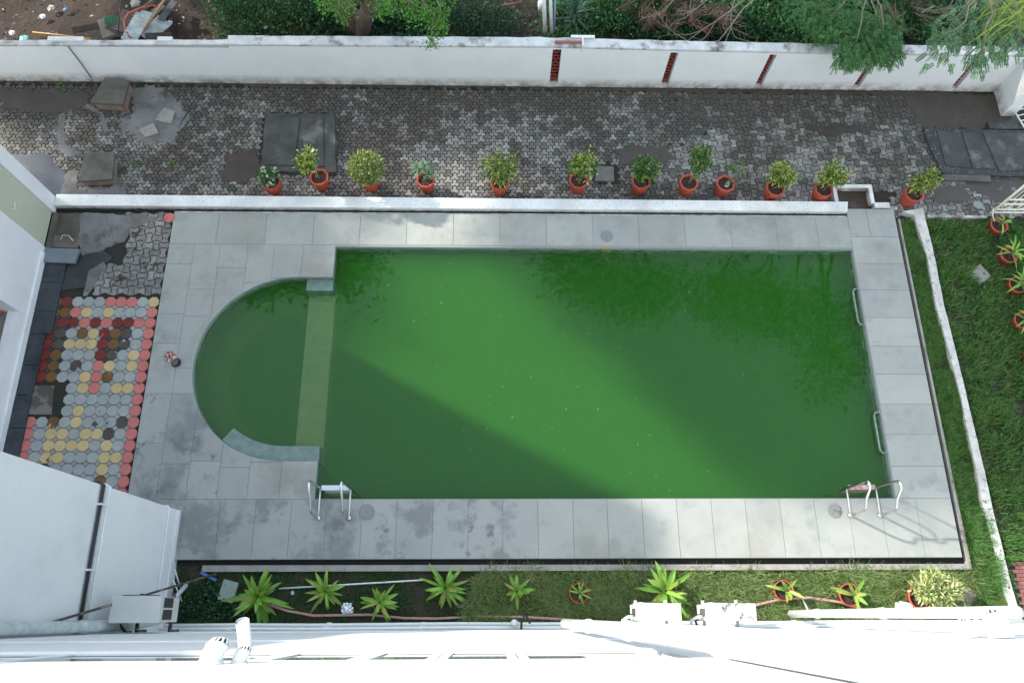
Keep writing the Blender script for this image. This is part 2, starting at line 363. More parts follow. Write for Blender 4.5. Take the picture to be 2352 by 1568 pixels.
# ---------------- pool
AC, AR = (-3.52, 4.06), 1.66
PX0, PX1, PY0, PY1 = -2.92, 6.60, 1.785, 6.33
def pool_outline(off=0.0, n=40):
    """counter-clockwise outline of the pool, grown by off"""
    R = AR + off; pts = [(PX0 - off, PY0 - off), (PX1 + off, PY0 - off), (PX1 + off, PY1 + off), (PX0 - off, PY1 + off), (PX0 - off, AC[1] + R), (AC[0], AC[1] + R)]
    for i in range(1, n):
        a = math.pi / 2 + math.pi * i / n; pts.append((AC[0] + R * math.cos(a), AC[1] + R * math.sin(a)))
    pts += [(AC[0], AC[1] - R), (PX0 - off, AC[1] - R)]
    return pts
ZW = -.085
def build_pool():
    out = pool_outline(); n = len(out)
    b = MB(); b.m = 0
    # side walls: pale tile band above and just under the water, algae below
    for i in range(n):
        p, q = out[i], out[(i + 1) % n]
        b.m = 1; b.add([(p[0], p[1], -.012), (q[0], q[1], -.012), (q[0], q[1], -.2), (p[0], p[1], -.2)], [(0, 1, 2, 3)])
        b.m = 0; b.add([(p[0], p[1], -.2), (q[0], q[1], -.2), (q[0], q[1], -1.5), (p[0], p[1], -1.5)], [(0, 1, 2, 3)])
    b.m = 0; b.add([(x, y, -1.5) for x, y in out], [tuple(range(n))])
    o = b.build('pool_basin', [m_basin, m_tile_edge]); tag(o, kind='structure')
    # bench ring round the shallow half circle
    r = MB(); k = 40
    for z0, z1, w0 in ((-1.5, -.72, .40),):
        vs = []; 
        for i in range(k + 1):
            a = math.pi / 2 + math.pi * i / k; c, s = math.cos(a), math.sin(a)
            for R in (AR - .003, AR - w0): vs += [(AC[0] + R * c, AC[1] + R * s, z1), (AC[0] + R * c, AC[1] + R * s, z0)]
        fs = []
        for i in range(k):
            a, c = i * 4, (i + 1) * 4
            fs += [(a, c, c + 2, a + 2), (a + 2, c + 2, c + 3, a + 3)]
        r.add(vs, fs)
    r.build('ring_step', m_step, o)
    bx('divider_wall', m_step, -3.40, -2.925, 2.41, 5.71, -1.49, -.34, o)
    bx('shallow_floor', m_basin, -5.17, -3.402, 2.41, 5.71, -1.48, -1.40, o)
    m_led = M('pale_teal_ledge', (.18, .26, .25), .6, (.12, .19, .17), 9)
    bx('entry_step', m_led, -3.40, -2.928, 5.50, 5.715, -.95, ZW - .012, o)
    # curved entry step at the lower left of the half circle
    s = MB(); vs = []; k = 14
    for i in range(k + 1):
        a = math.radians(231 + (270 - 231) * i / k); c, q = math.cos(a), math.sin(a)
        for R in (AR - .004, AR - .27): vs += [(AC[0] + R * c, AC[1] + R * q, ZW - .010), (AC[0] + R * c, AC[1] + R * q, -.9)]
    fs = [f for i in range(k) for f in ((i * 4, i * 4 + 4, i * 4 + 6, i * 4 + 2), (i * 4 + 2, i * 4 + 6, i * 4 + 7, i * 4 + 3))] + [(0, 2, 3, 1)]
    s.add(vs, fs); s.box(AC[0] + .002, -2.93, 2.404, 2.67, -.9, ZW - .010); s.build('curved_step', m_led, o)
    # notches of the skimmer and the overflow
    bx('skimmer_mouth', M('algae_yellow_notch', (.25, .24, .05), .7), *(lambda g: (g[0] - .09, g[0] + .09))(G(1393, 571, -.05)), PY1 - .012, PY1 + .01, -.14, -.02, o)
    # water: murky closed body
    m, t, bs = newmat('murky_green_water')
    t.nodes.remove(bs); outn = t.nodes['Material Output']
    gl = N(t, 'ShaderNodeBsdfGlossy'); gl.inputs['Roughness'].default_value = .02
    trn = N(t, 'ShaderNodeBsdfTransparent'); fr = N(t, 'ShaderNodeFresnel'); geo = N(t, 'ShaderNodeNewGeometry')
    ior = N(t, 'ShaderNodeMix', data_type='FLOAT'); t.links.new(geo.outputs['Backfacing'], ior.inputs[0]); ior.inputs[2].default_value = 1.40; ior.inputs[3].default_value = 1 / 1.40
    t.links.new(ior.outputs[0], fr.inputs['IOR']); n1 = N(t, 'ShaderNodeTexNoise'); n1.inputs['Scale'].default_value = 2.2; n1.inputs['Detail'].default_value = 2
    t.links.new(geo.outputs['Position'], n1.inputs['Vector'])
    bp = N(t, 'ShaderNodeBump'); bp.inputs['Strength'].default_value = .10; bp.inputs['Distance'].default_value = .02
    t.links.new(n1.outputs['Fac'], bp.inputs['Height'])
    t.links.new(bp.outputs[0], gl.inputs['Normal']); t.links.new(bp.outputs[0], fr.inputs['Normal'])
    mx = N(t, 'ShaderNodeMixShader'); t.links.new(fr.outputs[0], mx.inputs[0]); t.links.new(trn.outputs[0], mx.inputs[1]); t.links.new(gl.outputs[0], mx.inputs[2])
    t.links.new(mx.outputs[0], outn.inputs['Surface'])
    vs_ = N(t, 'ShaderNodeVolumeScatter'); vs_.inputs['Color'].default_value = WATER_S; vs_.inputs['Density'].default_value = WATER_SD; vs_.inputs['Anisotropy'].default_value = 0.0
    va = N(t, 'ShaderNodeVolumeAbsorption'); va.inputs['Color'].default_value = WATER_A; va.inputs['Density'].default_value = WATER_AD
    ad = N(t, 'ShaderNodeAddShader'); t.links.new(vs_.outputs[0], ad.inputs[0]); t.links.new(va.outputs[0], ad.inputs[1]); t.links.new(ad.outputs[0], outn.inputs['Volume'])
    wo = pool_outline(-.002); wo.reverse(); wb = MB(); n = len(wo)
    wb.add([(x, y, ZW) for x, y in wo] + [(x, y, -1.497) for x, y in wo], [tuple(range(n - 1, -1, -1)), tuple(range(n, 2 * n))] + [(i, (i + 1) % n, n + (i + 1) % n, n + i) for i in range(n)])
    wt = wb.build('pool_water', m); tag(wt, kind='structure')
    bm = bmesh.new(); bm.from_mesh(wt.data); bmesh.ops.recalc_face_normals(bm, faces=bm.faces); bm.to_mesh(wt.data); bm.free()
WATER_S = (.082, .375, .052, 1); WATER_SD = 3.0; WATER_A = (.31, .51, .27, 1); WATER_AD = 3.0
build_pool()

# ---------------- pool deck of granite slabs
def build_deck():
    o = empty('pool_deck'); tag(o, kind='structure')
    base = MB().prism([(-5.93, .84), (7.53, .84), (7.53, 7.19), (6.63, 7.19), (6.63, 7.02), (-5.93, 7.02)], -.45, -.006)
    cutter = MB().prism(pool_outline(.0015), -2, 1).build('cutter', m_joint)
    bo = base.build('slab_bed', m_joint, o)
    rng = random.Random(4); rects = []
    x = -5.93
    tops = [-5.93, -5.10, -4.22, -3.35, -2.50, -1.64, -.78, .08, .94, 1.80, 2.66, 3.52, 4.38, 5.24, 6.0, 6.62]
    for a, b_ in zip(tops, tops[1:]): rects.append((a, b_, 6.37, 7.02))
    ys = [7.19, 6.60, 6.05, 5.52, 4.98, 4.44, 3.92, 3.38, 2.85, 2.31, 1.78]
    rects.append((6.62, 7.0, 6.60, 7.19)); rects.append((7.0, 7.53, 6.60, 7.19))
    for a, b_ in zip(ys[1:], ys[2:]): rects.append((6.62, 7.53, b_, a))
    bots = [-4.98, -4.42, -3.85, -3.28, -2.71, -2.14, -1.58, -1.0, -.43, .13, .70, 1.27, 1.83, 2.40, 2.97, 3.54, 4.10, 4.67, 5.24, 5.80, 6.34, 6.93, 7.53]
    for a, b_ in zip(bots, bots[1:]):
        if a > 6.9: rects += [(a, b_, .84, 1.12), (a, b_, 1.12, 1.78)]
        else: rects.append((a, b_, .84, 1.78))
    rects += [(-5.93, -5.48, 1.3, 1.78), (-5.48, -4.98, 1.3, 1.78), (-5.4, -4.98, .84, 1.3)]
    # left block: staggered columns
    cols = [-5.93, -5.47, -5.0, -4.5, -4.02, -3.5, -2.9]
    cuts = [[6.37, 5.97, 5.0, 4.45, 3.55, 2.7, 1.78], [6.37, 5.47, 4.95, 4.0, 3.55, 2.35, 1.78], [6.37, 5.9, 5.0, 4.2, 3.2, 2.4, 1.78], [6.37, 5.6, 4.8, 2.9, 2.3, 1.78], [6.37, 5.7, 2.38, 1.78], [6.37, 5.6, 2.5, 1.78]]
    for i, c in enumerate(cuts):
        for a, b_ in zip(c, c[1:]): rects.append((cols[i], cols[i + 1], b_, a))
    dg_objs = []
    for (a, b_, c, d) in rects:
        g = .0028; h = rng.uniform(-.0015, .0015)
        wet = (c < 2.0 and a < .6 and d < 1.9) or (a < -4.9 and c < 4.0 and c < 3.3)
        ob = MB().prism([(a + g, c + g), (b_ - g, c + g), (b_ - g, d - g), (a + g, d - g)], -.045, h, .004).build('slab', m_slabwet if wet else m_slab, o)
        if b_ < 0 and a < PX0 + .05 and d > 1.8 and c < 6.3: dg_objs.append(ob)
    dg_objs.append(bo)
    for ob in dg_objs:
        md = ob.modifiers.new('b', 'BOOLEAN'); md.operation = 'DIFFERENCE'; md.object = cutter; md.solver = 'EXACT'
    dg = bpy.context.evaluated_depsgraph_get(); dg.update()
    kill = []
    for ob in dg_objs:
        me = bpy.data.meshes.new_from_object(ob.evaluated_get(dg), depsgraph=dg)
        ob.modifiers.clear(); ob.data = me
        if len(me.polygons) == 0: kill.append(ob)
    for ob in kill + [cutter]: bpy.data.objects.remove(ob)
    # round lids and the rusty cap are fixed in the deck
    def lid(px, py, r, mat, label):
        x, y = G(px, py, .004); t = empty('skimmer_lid', (x, y, .003)); tag(t, label, 'lid', 'round skimmer lids in the deck')
        c = [(math.cos(2 * math.pi * k / 28), math.sin(2 * math.pi * k / 28)) for k in range(28)]
        MB().prism([(u * (r + .008), v * (r + .008)) for u, v in c], 0, .003).build('rim', m_joint, t)
        MB().prism([(u * r, v * r) for u, v in c], .001, .007, .03).build('disc', mat, t)
        MB().prism([(u * .008, v * .008) for u, v in c], .006, .0085).build('finger_hole', m_black, t)
    lid(1394, 542, .11, m_lid, 'round grey skimmer lid on the far side of the pool, by the white kerb')
    lid(842, 1175, .12, m_lid, 'round grey lid beside the ladder with the white tread')
    lid(1918, 1172, .11, m_lid2, 'round lid with a brown stain beside the ladder with the pink tread')
build_deck()
def rusty():
    x, y = G(389, 818, .02); c = [(math.cos(2 * math.pi * k / 24), math.sin(2 * math.pi * k / 24)) for k in range(24)]
    t = empty('rusty_iron_disc', (x, y, .003)); tag(t, 'round rusty white painted cap lying open beside a hole in the deck', 'disc')
    MB().prism([(u * .105, v * .105) for u, v in c], 0, .008, .04).build('plate', m_rust, t)
    MB().prism([(u * .02, v * .02) for u, v in c], (.0075), .012).build('centre_bolt', m_black, t)
    x, y = G(405, 833); t = empty('drain_hole', (x, y, .002)); tag(t, 'open round pipe hole with a rusty rim beside the rusty cap', 'drain')
    MB().prism([(u * .10, v * .10) for u, v in c], 0, .003).build('rim', M('rust_stained_rim', (.22, .17, .14), .8, (.3, .28, .26), 20), t)
    MB().prism([(u * .08, v * .08) for u, v in c], .0035, .007).build('pipe_mouth', m_black, t)
    MB().prism([(u * .05 - .02, v * .065 + .01) for u, v in c], .0075, .0095).build('inner_face', m_conc2, t)
rusty()

# ---------------- drain gap and concrete kerb round the deck, beds, grass strip
def build_edges():
    o = empty('deck_drain'); tag(o, kind='structure')
    bx('gutter', m_black, 7.532, 7.60, .745, 7.14, -.5, -.10, o)
    bx('gutter', m_black, -5.02, 7.532, .76, .838, -.5, -.10, o)
    kb = empty('kerb_strip'); tag(kb, kind='structure')
    MB().prism([(7.602, .65), (7.67, .65), (7.645, 3.0), (7.635, 7.0), (7.602, 7.0)], -.4, -.03).build('strip', m_palecon, kb)
    MB().prism([(-4.6, .66), (7.60, .655), (7.60, .742), (-4.6, .757)], -.4, -.035).build('strip', m_palecon, kb)
    s = sheet('garden_bed', m_bed, [(-5.05, -.2), (9.5, -.2), (9.5, .76), (7.53, .76), (-5.05, .83)], ZB)
    s2 = sheet('lawn', m_bed, [(8.05, .758), (14, .758), (14, 7.02), (8.05, 7.02)], ZB)
    s3 = sheet('grass_strip', m_bed, [(7.6, .762), (8.2, .762), (8.1, 7.0), (7.6, 7.0)], ZB + .003)
    # white kerb between strip and lawn, grass creeping over its pool side
    KL = ((2074, 485), (2100, 495), (2131, 593), (2150, 702), (2182, 812), (2206, 906), (2223, 988), (2241, 1070), (2257, 1162), (2282, 1251), (2300, 1340), (2316, 1387), (2334, 1440)); KR = ((2120, 478), (2148, 593), (2169, 702), (2197, 812), (2220, 906), (2239, 988), (2259, 1070), (2279, 1162), (2301, 1251), (2322, 1340), (2336, 1387), (2354, 1440))
    pts = [G(*p, 0) for p in KR] + [G(*p, 0) for p in KL[::-1]]
    wk = MB().prism(ragged([(p[0], p[1]) for p in pts][::-1], .006, .07, 5), -.4, .0, 0).build('lawn_kerb', M('flaking_kerb_paint', (.62, .62, .60), .85, (.45, .44, .42), 4, layers=(((.12, .13, .08), 14, .58, .66, 4.), ((.15, .13, .11), 50, .62, .68, 1.)), bump=.5, bs=30))
    tag(wk, 'flaking white kerb between the grass strip and the lawn', 'kerb')
    k2 = MB().prism(ragged([G(2133, 491, -.02), G(2270, 494, -.02), G(2270, 499, -.02), G(2135, 497, -.02)][::-1], .008, .1, 3), -.4, -.05).build('lawn_kerb', m_kerbw)
    tag(k2, 'thin white kerb between the lawn and the grey pavers', 'kerb')
build_edges()

# ---------------- outer paving
def trefoil(s=.0475, gap=.010):
    """three fused hexagons, slightly rounded, centred on their shared vertex"""
    from math import cos, sin, pi
    hexes = [(s * cos(pi / 2 + 2 * pi * k / 3), s * sin(pi / 2 + 2 * pi * k / 3)) for k in range(3)]
    pts = []
    for k in range(72):
        a = 2 * pi * k / 72; d = (cos(a), sin(a)); best = 0
        for hx, hy in hexes:      # distance along d to the far side of each hexagon
            t = 9
            for j in range(6):
                na = pi / 6 + j * pi / 3; nx, ny = cos(na + pi / 6 - pi / 6), sin(na)
                ap = s * math.sqrt(3) / 2 - gap / 2
                nd = cos(na - 0) * d[0] + sin(na) * d[1]
                if nd > 1e-6: t = min(t, (ap + cos(na) * hx + sin(na) * hy) / nd)
            best = max(best, t)
        pts.append((d[0] * best, d[1] * best))
    pts = [((pts[i - 1][0] + 2 * pts[i][0] + pts[(i + 1) % 72][0]) / 4, (pts[i - 1][1] + 2 * pts[i][1] + pts[(i + 1) % 72][1]) / 4) for i in range(72)]
    return pts[::4]
def bone(p=.14, b=.028, gap=.009, n=5):
    """I-shaped paver: ends bulge out, long sides are drawn in"""
    h = p / 2; pts = []
    def off(t): return b * math.sin(math.pi * t)
    for i in range(n): t = i / n; pts.append((-h + p * t, -h + off(t) + gap))
    for i in range(n): t = i / n; pts.append((h + off(t) - gap, -h + p * t))
    for i in range(n): t = i / n; pts.append((h - p * t, h - off(t) - gap))
    for i in range(n): t = i / n; pts.append((-h - off(t) + gap, h - p * t))
    k = (h - gap) / h
    return [(max(-h - b, min(h + b, x)) * 1.0, y * 1.0) for x, y in pts]
def tile_mesh(name, poly, th, mat):
    n = len(poly); cx = sum(p[0] for p in poly) / n; cy = sum(p[1] for p in poly) / n
    V = [(x, y, -th) for x, y in poly] + [(x, y, -.003) for x, y in poly] + [(cx + (x - cx) * .95, cy + (y - cy) * .95, 0) for x, y in poly]
    Fc = [tuple(range(2 * n, 3 * n))]
    for i in range(n):
        j = (i + 1) % n; Fc += [(i, j, n + j, n + i), (n + i, n + j, 2 * n + j, 2 * n + i)]
    me = bpy.data.meshes.new(name); me.from_pydata(V, [], Fc); me.materials.append(mat); return me
class Stuff:
    """joins many tiles of one shape into one mesh"""
    def __init__(s): s.V = []; s.F3 = []
    def add(s, poly, x, y, z, a, th=.02, tilt=(0, 0)):
        n = len(poly); o = len(s.V); c, q = math.cos(a), math.sin(a)
        P = [(x + u * c - v * q, y + u * q + v * c, u, v) for u, v in poly]
        s.V += [(px, py, z - th) for px, py, u, v in P] + [(px, py, z + tilt[0] * u + tilt[1] * v) for px, py, u, v in P]
        s.F3.append(tuple(range(o + n, o + 2 * n))); s.F3 += [(o + i, o + (i + 1) % n, o + n + (i + 1) % n, o + n + i) for i in range(n)]
    def build(s, name, mat, parent):
        me = bpy.data.meshes.new(name); me.from_pydata(s.V, [], s.F3); me.materials.append(mat); o = link(name, me, parent); o['kind'] = 'stuff'; return o
def inpoly(x, y, P):
    c = False; n = len(P)
    for i in range(n):
        x1, y1 = P[i]; x2, y2 = P[(i + 1) % n]
        if (y1 > y) != (y2 > y) and x < (x2 - x1) * (y - y1) / (y2 - y1) + x1: c = not c
    return c
def build_paving():
    rng = random.Random(11)
    o = sheet('outer_paving', m_grout, [(-13, 7.27), (13, 7.27), (13, 10.02), (-13, 10.02)], ZP - .012)
    sheet('mortar_bed', m_grout, [(7.55, 7.03), (13, 7.03), (13, 7.272), (7.55, 7.272)], ZP - .016, None, o)
    holes = [[G(1905, 440, ZP), G(2050, 440, ZP), G(2050, 500, ZP), G(1905, 500, ZP)],
             [G(2135, 300, ZP), G(2400, 300, ZP), G(2400, 400, ZP), G(2180, 400, ZP)], [G(2080, 210, ZP), G(2400, 210, ZP), G(2400, 300, ZP), G(2120, 290, ZP)],
             [G(607, 262, ZP), G(770, 262, ZP), G(765, 385, ZP), G(600, 385, ZP)], [G(1362, 378, ZP), G(1414, 378, ZP), G(1414, 420, ZP), G(1362, 420, ZP)]]
    tp = trefoil(); s = .0475; cand = []
    ang = math.radians(0)
    for q in range(-160, 160):
        for r in range(-120, 120):
            if (q - r) % 3: continue
            hx = s * math.sqrt(3) * (q + r / 2); hy = s * 1.5 * r
            x, y = -3.5 + hx, 8.6 + hy
            edge = 4.0 + .35 * math.sin(y * 5) if y > 8.6 else 3.1 + .6 * math.sin(y * 4)
            if -9.9 < x < edge and 7.36 < y < 9.94: cand.append(('t', x, y, 0))
    p = .14
    for i in range(-60, 80):
        for j in range(-40, 40):
            x, y = 3 + i * p, 8 + j * p
            edge = 3.93 + .35 * math.sin(y * 5) if y > 8.6 else 3.03 + .6 * math.sin(y * 4)
            if edge < x < 11.3 and (7.36 if x < 7.2 else 7.12) < y < 9.93: cand.append(('b', x, y, (i + j) % 2))
    cand = [c for c in cand if not any(inpoly(c[1], c[2], h) for h in holes)]
    bp = bone(); mt = tile_mesh('trefoil_paver', tp, .02, m_paver); mb = tile_mesh('bone_paver', bp, .02, m_paver)
    cand.sort(key=lambda c: c[1] ** 2 + c[2] ** 2)
    st = Stuff()
    for k, (ty, x, y, ori) in enumerate(cand):
        z = ZP + rng.uniform(-.004, .003); a = rng.uniform(-.03, .03) + (math.pi / 2 if ori else 0)
        if k < 300: link('paver', mt if ty == 't' else mb, o, (x, y, z), a)
        else: st.add(tp if ty == 't' else bp, x, y, z, a, .015, (rng.uniform(-.03, .03), rng.uniform(-.03, .03)))
    st.build('far_paver', m_paver_s, o)
    # cement smears and dirt caked over the pavers
    def smear(D, mat, z=.004, amp=.05, seed=1, name='cement_patch'):
        P = ragged([G(*d, ZP) for d in D], amp * 1.3, .04, seed); mb_ = MB().prism(P, ZP - .01, ZP + z, .02); mb_.build(name, mat, o)
    smear([(120, 455), (190, 455), (300, 462), (290, 430), (262, 405), (262, 430), (180, 432), (172, 385), (150, 400)], m_cement, .005, .05, 2)
    smear([(140, 240), (190, 232), (240, 262), (250, 300), (238, 308), (228, 262), (190, 243), (155, 260)], m_cement, .005, .015, 3)
    smear([(135, 262), (150, 258), (148, 330), (190, 352), (160, 362), (135, 345), (128, 300)], m_cement, .005, .015, 4)
    smear([(300, 215), (340, 200), (400, 225), (440, 260), (400, 330), (340, 330), (270, 300), (300, 260)], m_cement, .0055, .08, 5)
    smear([(0, 205), (60, 205), (200, 215), (205, 245), (120, 270), (60, 255), (0, 250)], m_wetmud, .006, .07, 6, 'dirt_patch')
    smear([(25, 355), (110, 350), (150, 400), (140, 455), (120, 455)], M('bluish_wet_cement', (.085, .1, .125), .3, (.06, .07, .09), 3), .006, .04, 7)
    smear([(520, 350), (590, 340), (600, 400), (560, 430), (510, 400)], m_wetmud, .0065, .07, 8, 'dirt_patch')
    smear([(1400, 340), (1520, 335), (1560, 365), (1500, 385), (1420, 378)], m_wetmud, .0062, .05, 9, 'dirt_patch')
    smear([(2070, 210), (2310, 220), (2352, 300), (2280, 300), (2120, 292), (2090, 250)], m_wetmud, .004, .05, 10, 'dirt_patch')
    smear([(2135, 430), (2200, 420), (2230, 455), (2180, 470), (2140, 460)], m_wetmud, .006, .06, 12, 'dirt_patch')
    smear([(2150, 400), (2352, 412), (2352, 450), (2290, 470), (2240, 440), (2180, 412)], m_wetmud, .003, .05, 17, 'dirt_patch')
    smear([(560, 186), (1270, 194), (1270, 202), (560, 200)], m_wetmud, .0066, .05, 13, 'dirt_patch')
    smear([(1270, 194), (2190, 212), (2190, 224), (1270, 206)], m_wetmud, .0068, .05, 14, 'dirt_patch')
    smear([(0, 182), (560, 186), (560, 194), (0, 190)], m_wetmud, .0064, .03, 15, 'dirt_patch')
    smear([(1850, 290), (2000, 285), (2020, 300), (1900, 312)], m_wetmud, .006, .06, 16, 'dirt_patch')
    return o
build_paving()

# ---------------- left patio: bone pavers, cement, octagon tiles, granite strip
def build_patio():
    rng = random.Random(5)
    o = sheet('tiled_patio', m_grout, [(-8.2, -.2), (-5.932, -.2), (-5.932, 7.02), (-6.05, 7.12), (-8.2, 7.12)], ZT - .014)
    p = .15; bp = bone(p, .026); mb = tile_mesh('patio_bone_paver', bp, .02, M('pale_bone_paver', (.26, .26, .25), .7, (.17, .16, .15), 14, objvar=.25, layers=(((.07, .06, .05), 5, .56, .62, 3.),), bump=.3))
    for i in range(-20, 20):
        for j in range(-15, 15):
            x, y = -6.03 + i * p, 5.45 + j * p
            if not (-7.6 < x < -5.98 and 5.36 < y < 7.05): continue
            if x < -7.15 or (x < -6.75 and y > 5.9 and not (x > -6.9 and y > 6.7)): continue
            link('paver', mb, o, (x, y, ZT + rng.uniform(-.003, .003)), (math.pi / 2 if (i + j) % 2 else 0) + rng.uniform(-.02, .02))
    P, Gc, Y = (.56, .17, .15), (.34, .36, .355), (.56, .43, .22)
    mats = {}
    for k, c, wc in (('P', P, (.17, .02, .012)), ('G', Gc, (.075, .065, .055)), ('Y', Y, (.17, .085, .025))):
        mats[k] = M('tile_' + {'P': 'pink', 'G': 'grey', 'Y': 'yellow'}[k], c, .6, tuple(v * .88 for v in c), 5, objvar=.06, layers=((wc, 5, .66, .68, 7., .25), (tuple(v * .55 for v in c), 26, .60, .70, 3.)), bump=.1)
        mats[k.lower()] = M('wet_tile_' + {'P': 'red', 'G': 'brown', 'Y': 'ochre'}[k], wc, .3, tuple(v * .7 for v in wc), 5, objvar=.1, layers=((c, 4, .60, .63, 7.),))
    mats['s'] = M('small_grey_tile', (.30, .32, .325), .6, (.24, .26, .26), 6, objvar=.12); mats['w'] = M('small_wet_tile', (.035, .042, .05), .25, objvar=.2)
    rows = ['ypGGGPPPGY', 'yyPYGYGGGP', 'pppPpPppPP', 'pgGyYpygGP', 'pgYYYpygGP', 'pyGGGpgGYP', 'pyGgGPYGYP', 'pyGGYPyGGP', '...GYPGYYP', '...GGGGGGP',
            '...GYGGGGP', 'PGyGYGGGgP', 'PGYYGYYgGP', 'PGYYYYGYGP', 'PGYYGGGYYP', 'PGgGGGGYGP', 'PGYGGGGyGP', 'PGGGYGGGGP', 'PGGYGGYGGP']
    dx, dy = .1895, .1978; h = .093; c = .054
    octp = [(-c * .72, -h), (c * .72, -h), (h, -c * .72), (h, c * .72), (c * .72, h), (-c * .72, h), (-h, c * .72), (-h, -c * .72)]
    sq = [(0, -.05), (.05, 0), (0, .05), (-.05, 0)]
    om = {k: tile_mesh('octagon_' + k, octp, .02, m) for k, m in mats.items() if k not in 'sw'}
    sm = {k: tile_mesh('square_' + k, sq, .02, mats[k]) for k in 'sw'}
    nwet = set('pyg')
    for r, row in enumerate(rows):
        for k, ch in enumerate(row):
            x = -6.05 - (9 - k) * dx; y = 5.235 - r * dy
            if ch != '.': link('octagon_tile', om[ch], o, (x, y, ZT + rng.uniform(-.002, .002)), rng.uniform(-.015, .015))
            if k < 9 and r < len(rows) - 1 and ch != '.' and rows[r + 1][k] != '.':
                wet = ch in nwet and rows[r][k + 1] in nwet or (ch in nwet and k < 2)
                link('square_tile', sm['w' if wet else 's'], o, (x + dx / 2, y - dy / 2, ZT + rng.uniform(-.002, .001)), rng.uniform(-.04, .04))
    loose = link('loose_tile', tile_mesh('loose', octp, .04, mats['P']), None, (*G(388, 499, .02), .015), .3); tag(loose, 'single pink octagonal tile lying loose by the white kerb', 'tile')
    # cement areas by the building
    def patch(D, mat, z, name='cement_patch', amp=.015, seed=1): MB().prism(ragged([G(*d, ZT) for d in D], amp, .08, seed), ZT - .012, ZT + z, .01).build(name, mat, o)
    patch([(130, 490), (190, 490), (182, 545), (118, 540)], M('muddy_cement', (.07, .058, .05), .5, (.10, .088, .078), 4), .004, seed=2)
    patch([(185, 490), (330, 492), (385, 500), (300, 520), (285, 555), (235, 575), (185, 590), (178, 560)], m_cement, .006, seed=3, amp=.04)
    patch([(118, 540), (182, 545), (178, 570), (110, 568)], M('light_brown_cement', (.19, .165, .15), .5, (.11, .09, .08), 5), .007, seed=4)
    patch([(175, 585), (235, 575), (260, 590), (205, 640), (195, 660), (135, 668), (128, 655)], M('damp_black_cement', (.022, .024, .026), .35, (.04, .042, .045), 4), .0045, seed=6, amp=.012)
    patch([(205, 620), (240, 600), (245, 612), (200, 680), (190, 680)], m_cement, .008, seed=7)
    patch([(65, 885), (125, 885), (118, 952), (52, 952)], M('square_cover_cement', (.17, .155, .145), .5, (.08, .065, .055), 3.2, vlo=.47, vhi=.52), .010, 'inspection_cover', seed=8, amp=.003)
    # dark granite strip along the foot of the building, and the grey threshold over it
    ysl = [6.20, 5.60, 5.05, 4.62, 4.05, 3.52, 2.95, 2.4]
    for a, b_ in zip(ysl, ysl[1:]):
        xr = -7.70 if a > 5 else -7.80
        MB().prism([(-8.16, b_ + .004), (xr, b_ + .004), (xr, a - .004), (-8.12, a - .004)], ZT - .02, ZT + .022 + rng.uniform(0, .004), .004).build('granite_slab', m_gran, o)
    t = MB().prism([G(105, 570, .03), G(184, 573, .03), G(172, 605, .03), G(98, 602, .03)][::-1], 0, .05, .002).build('door_threshold', m_gran2); tag(t, 'smooth blue grey stone threshold at the building foot', 'step')
    # grey concrete dado at the foot
    cb = MB().tube([(*G(198 - 60 + 0, 548, .02), .0), (*G(146, 542, .02), .05), (*G(160, 543, .02), .06), (*G(167, 552, .02), 0)], .006, 5).build('white_wire', m_pvc); tag(cb, 'bent white wire lying on the brown cement by the wall', 'wire')
build_patio()

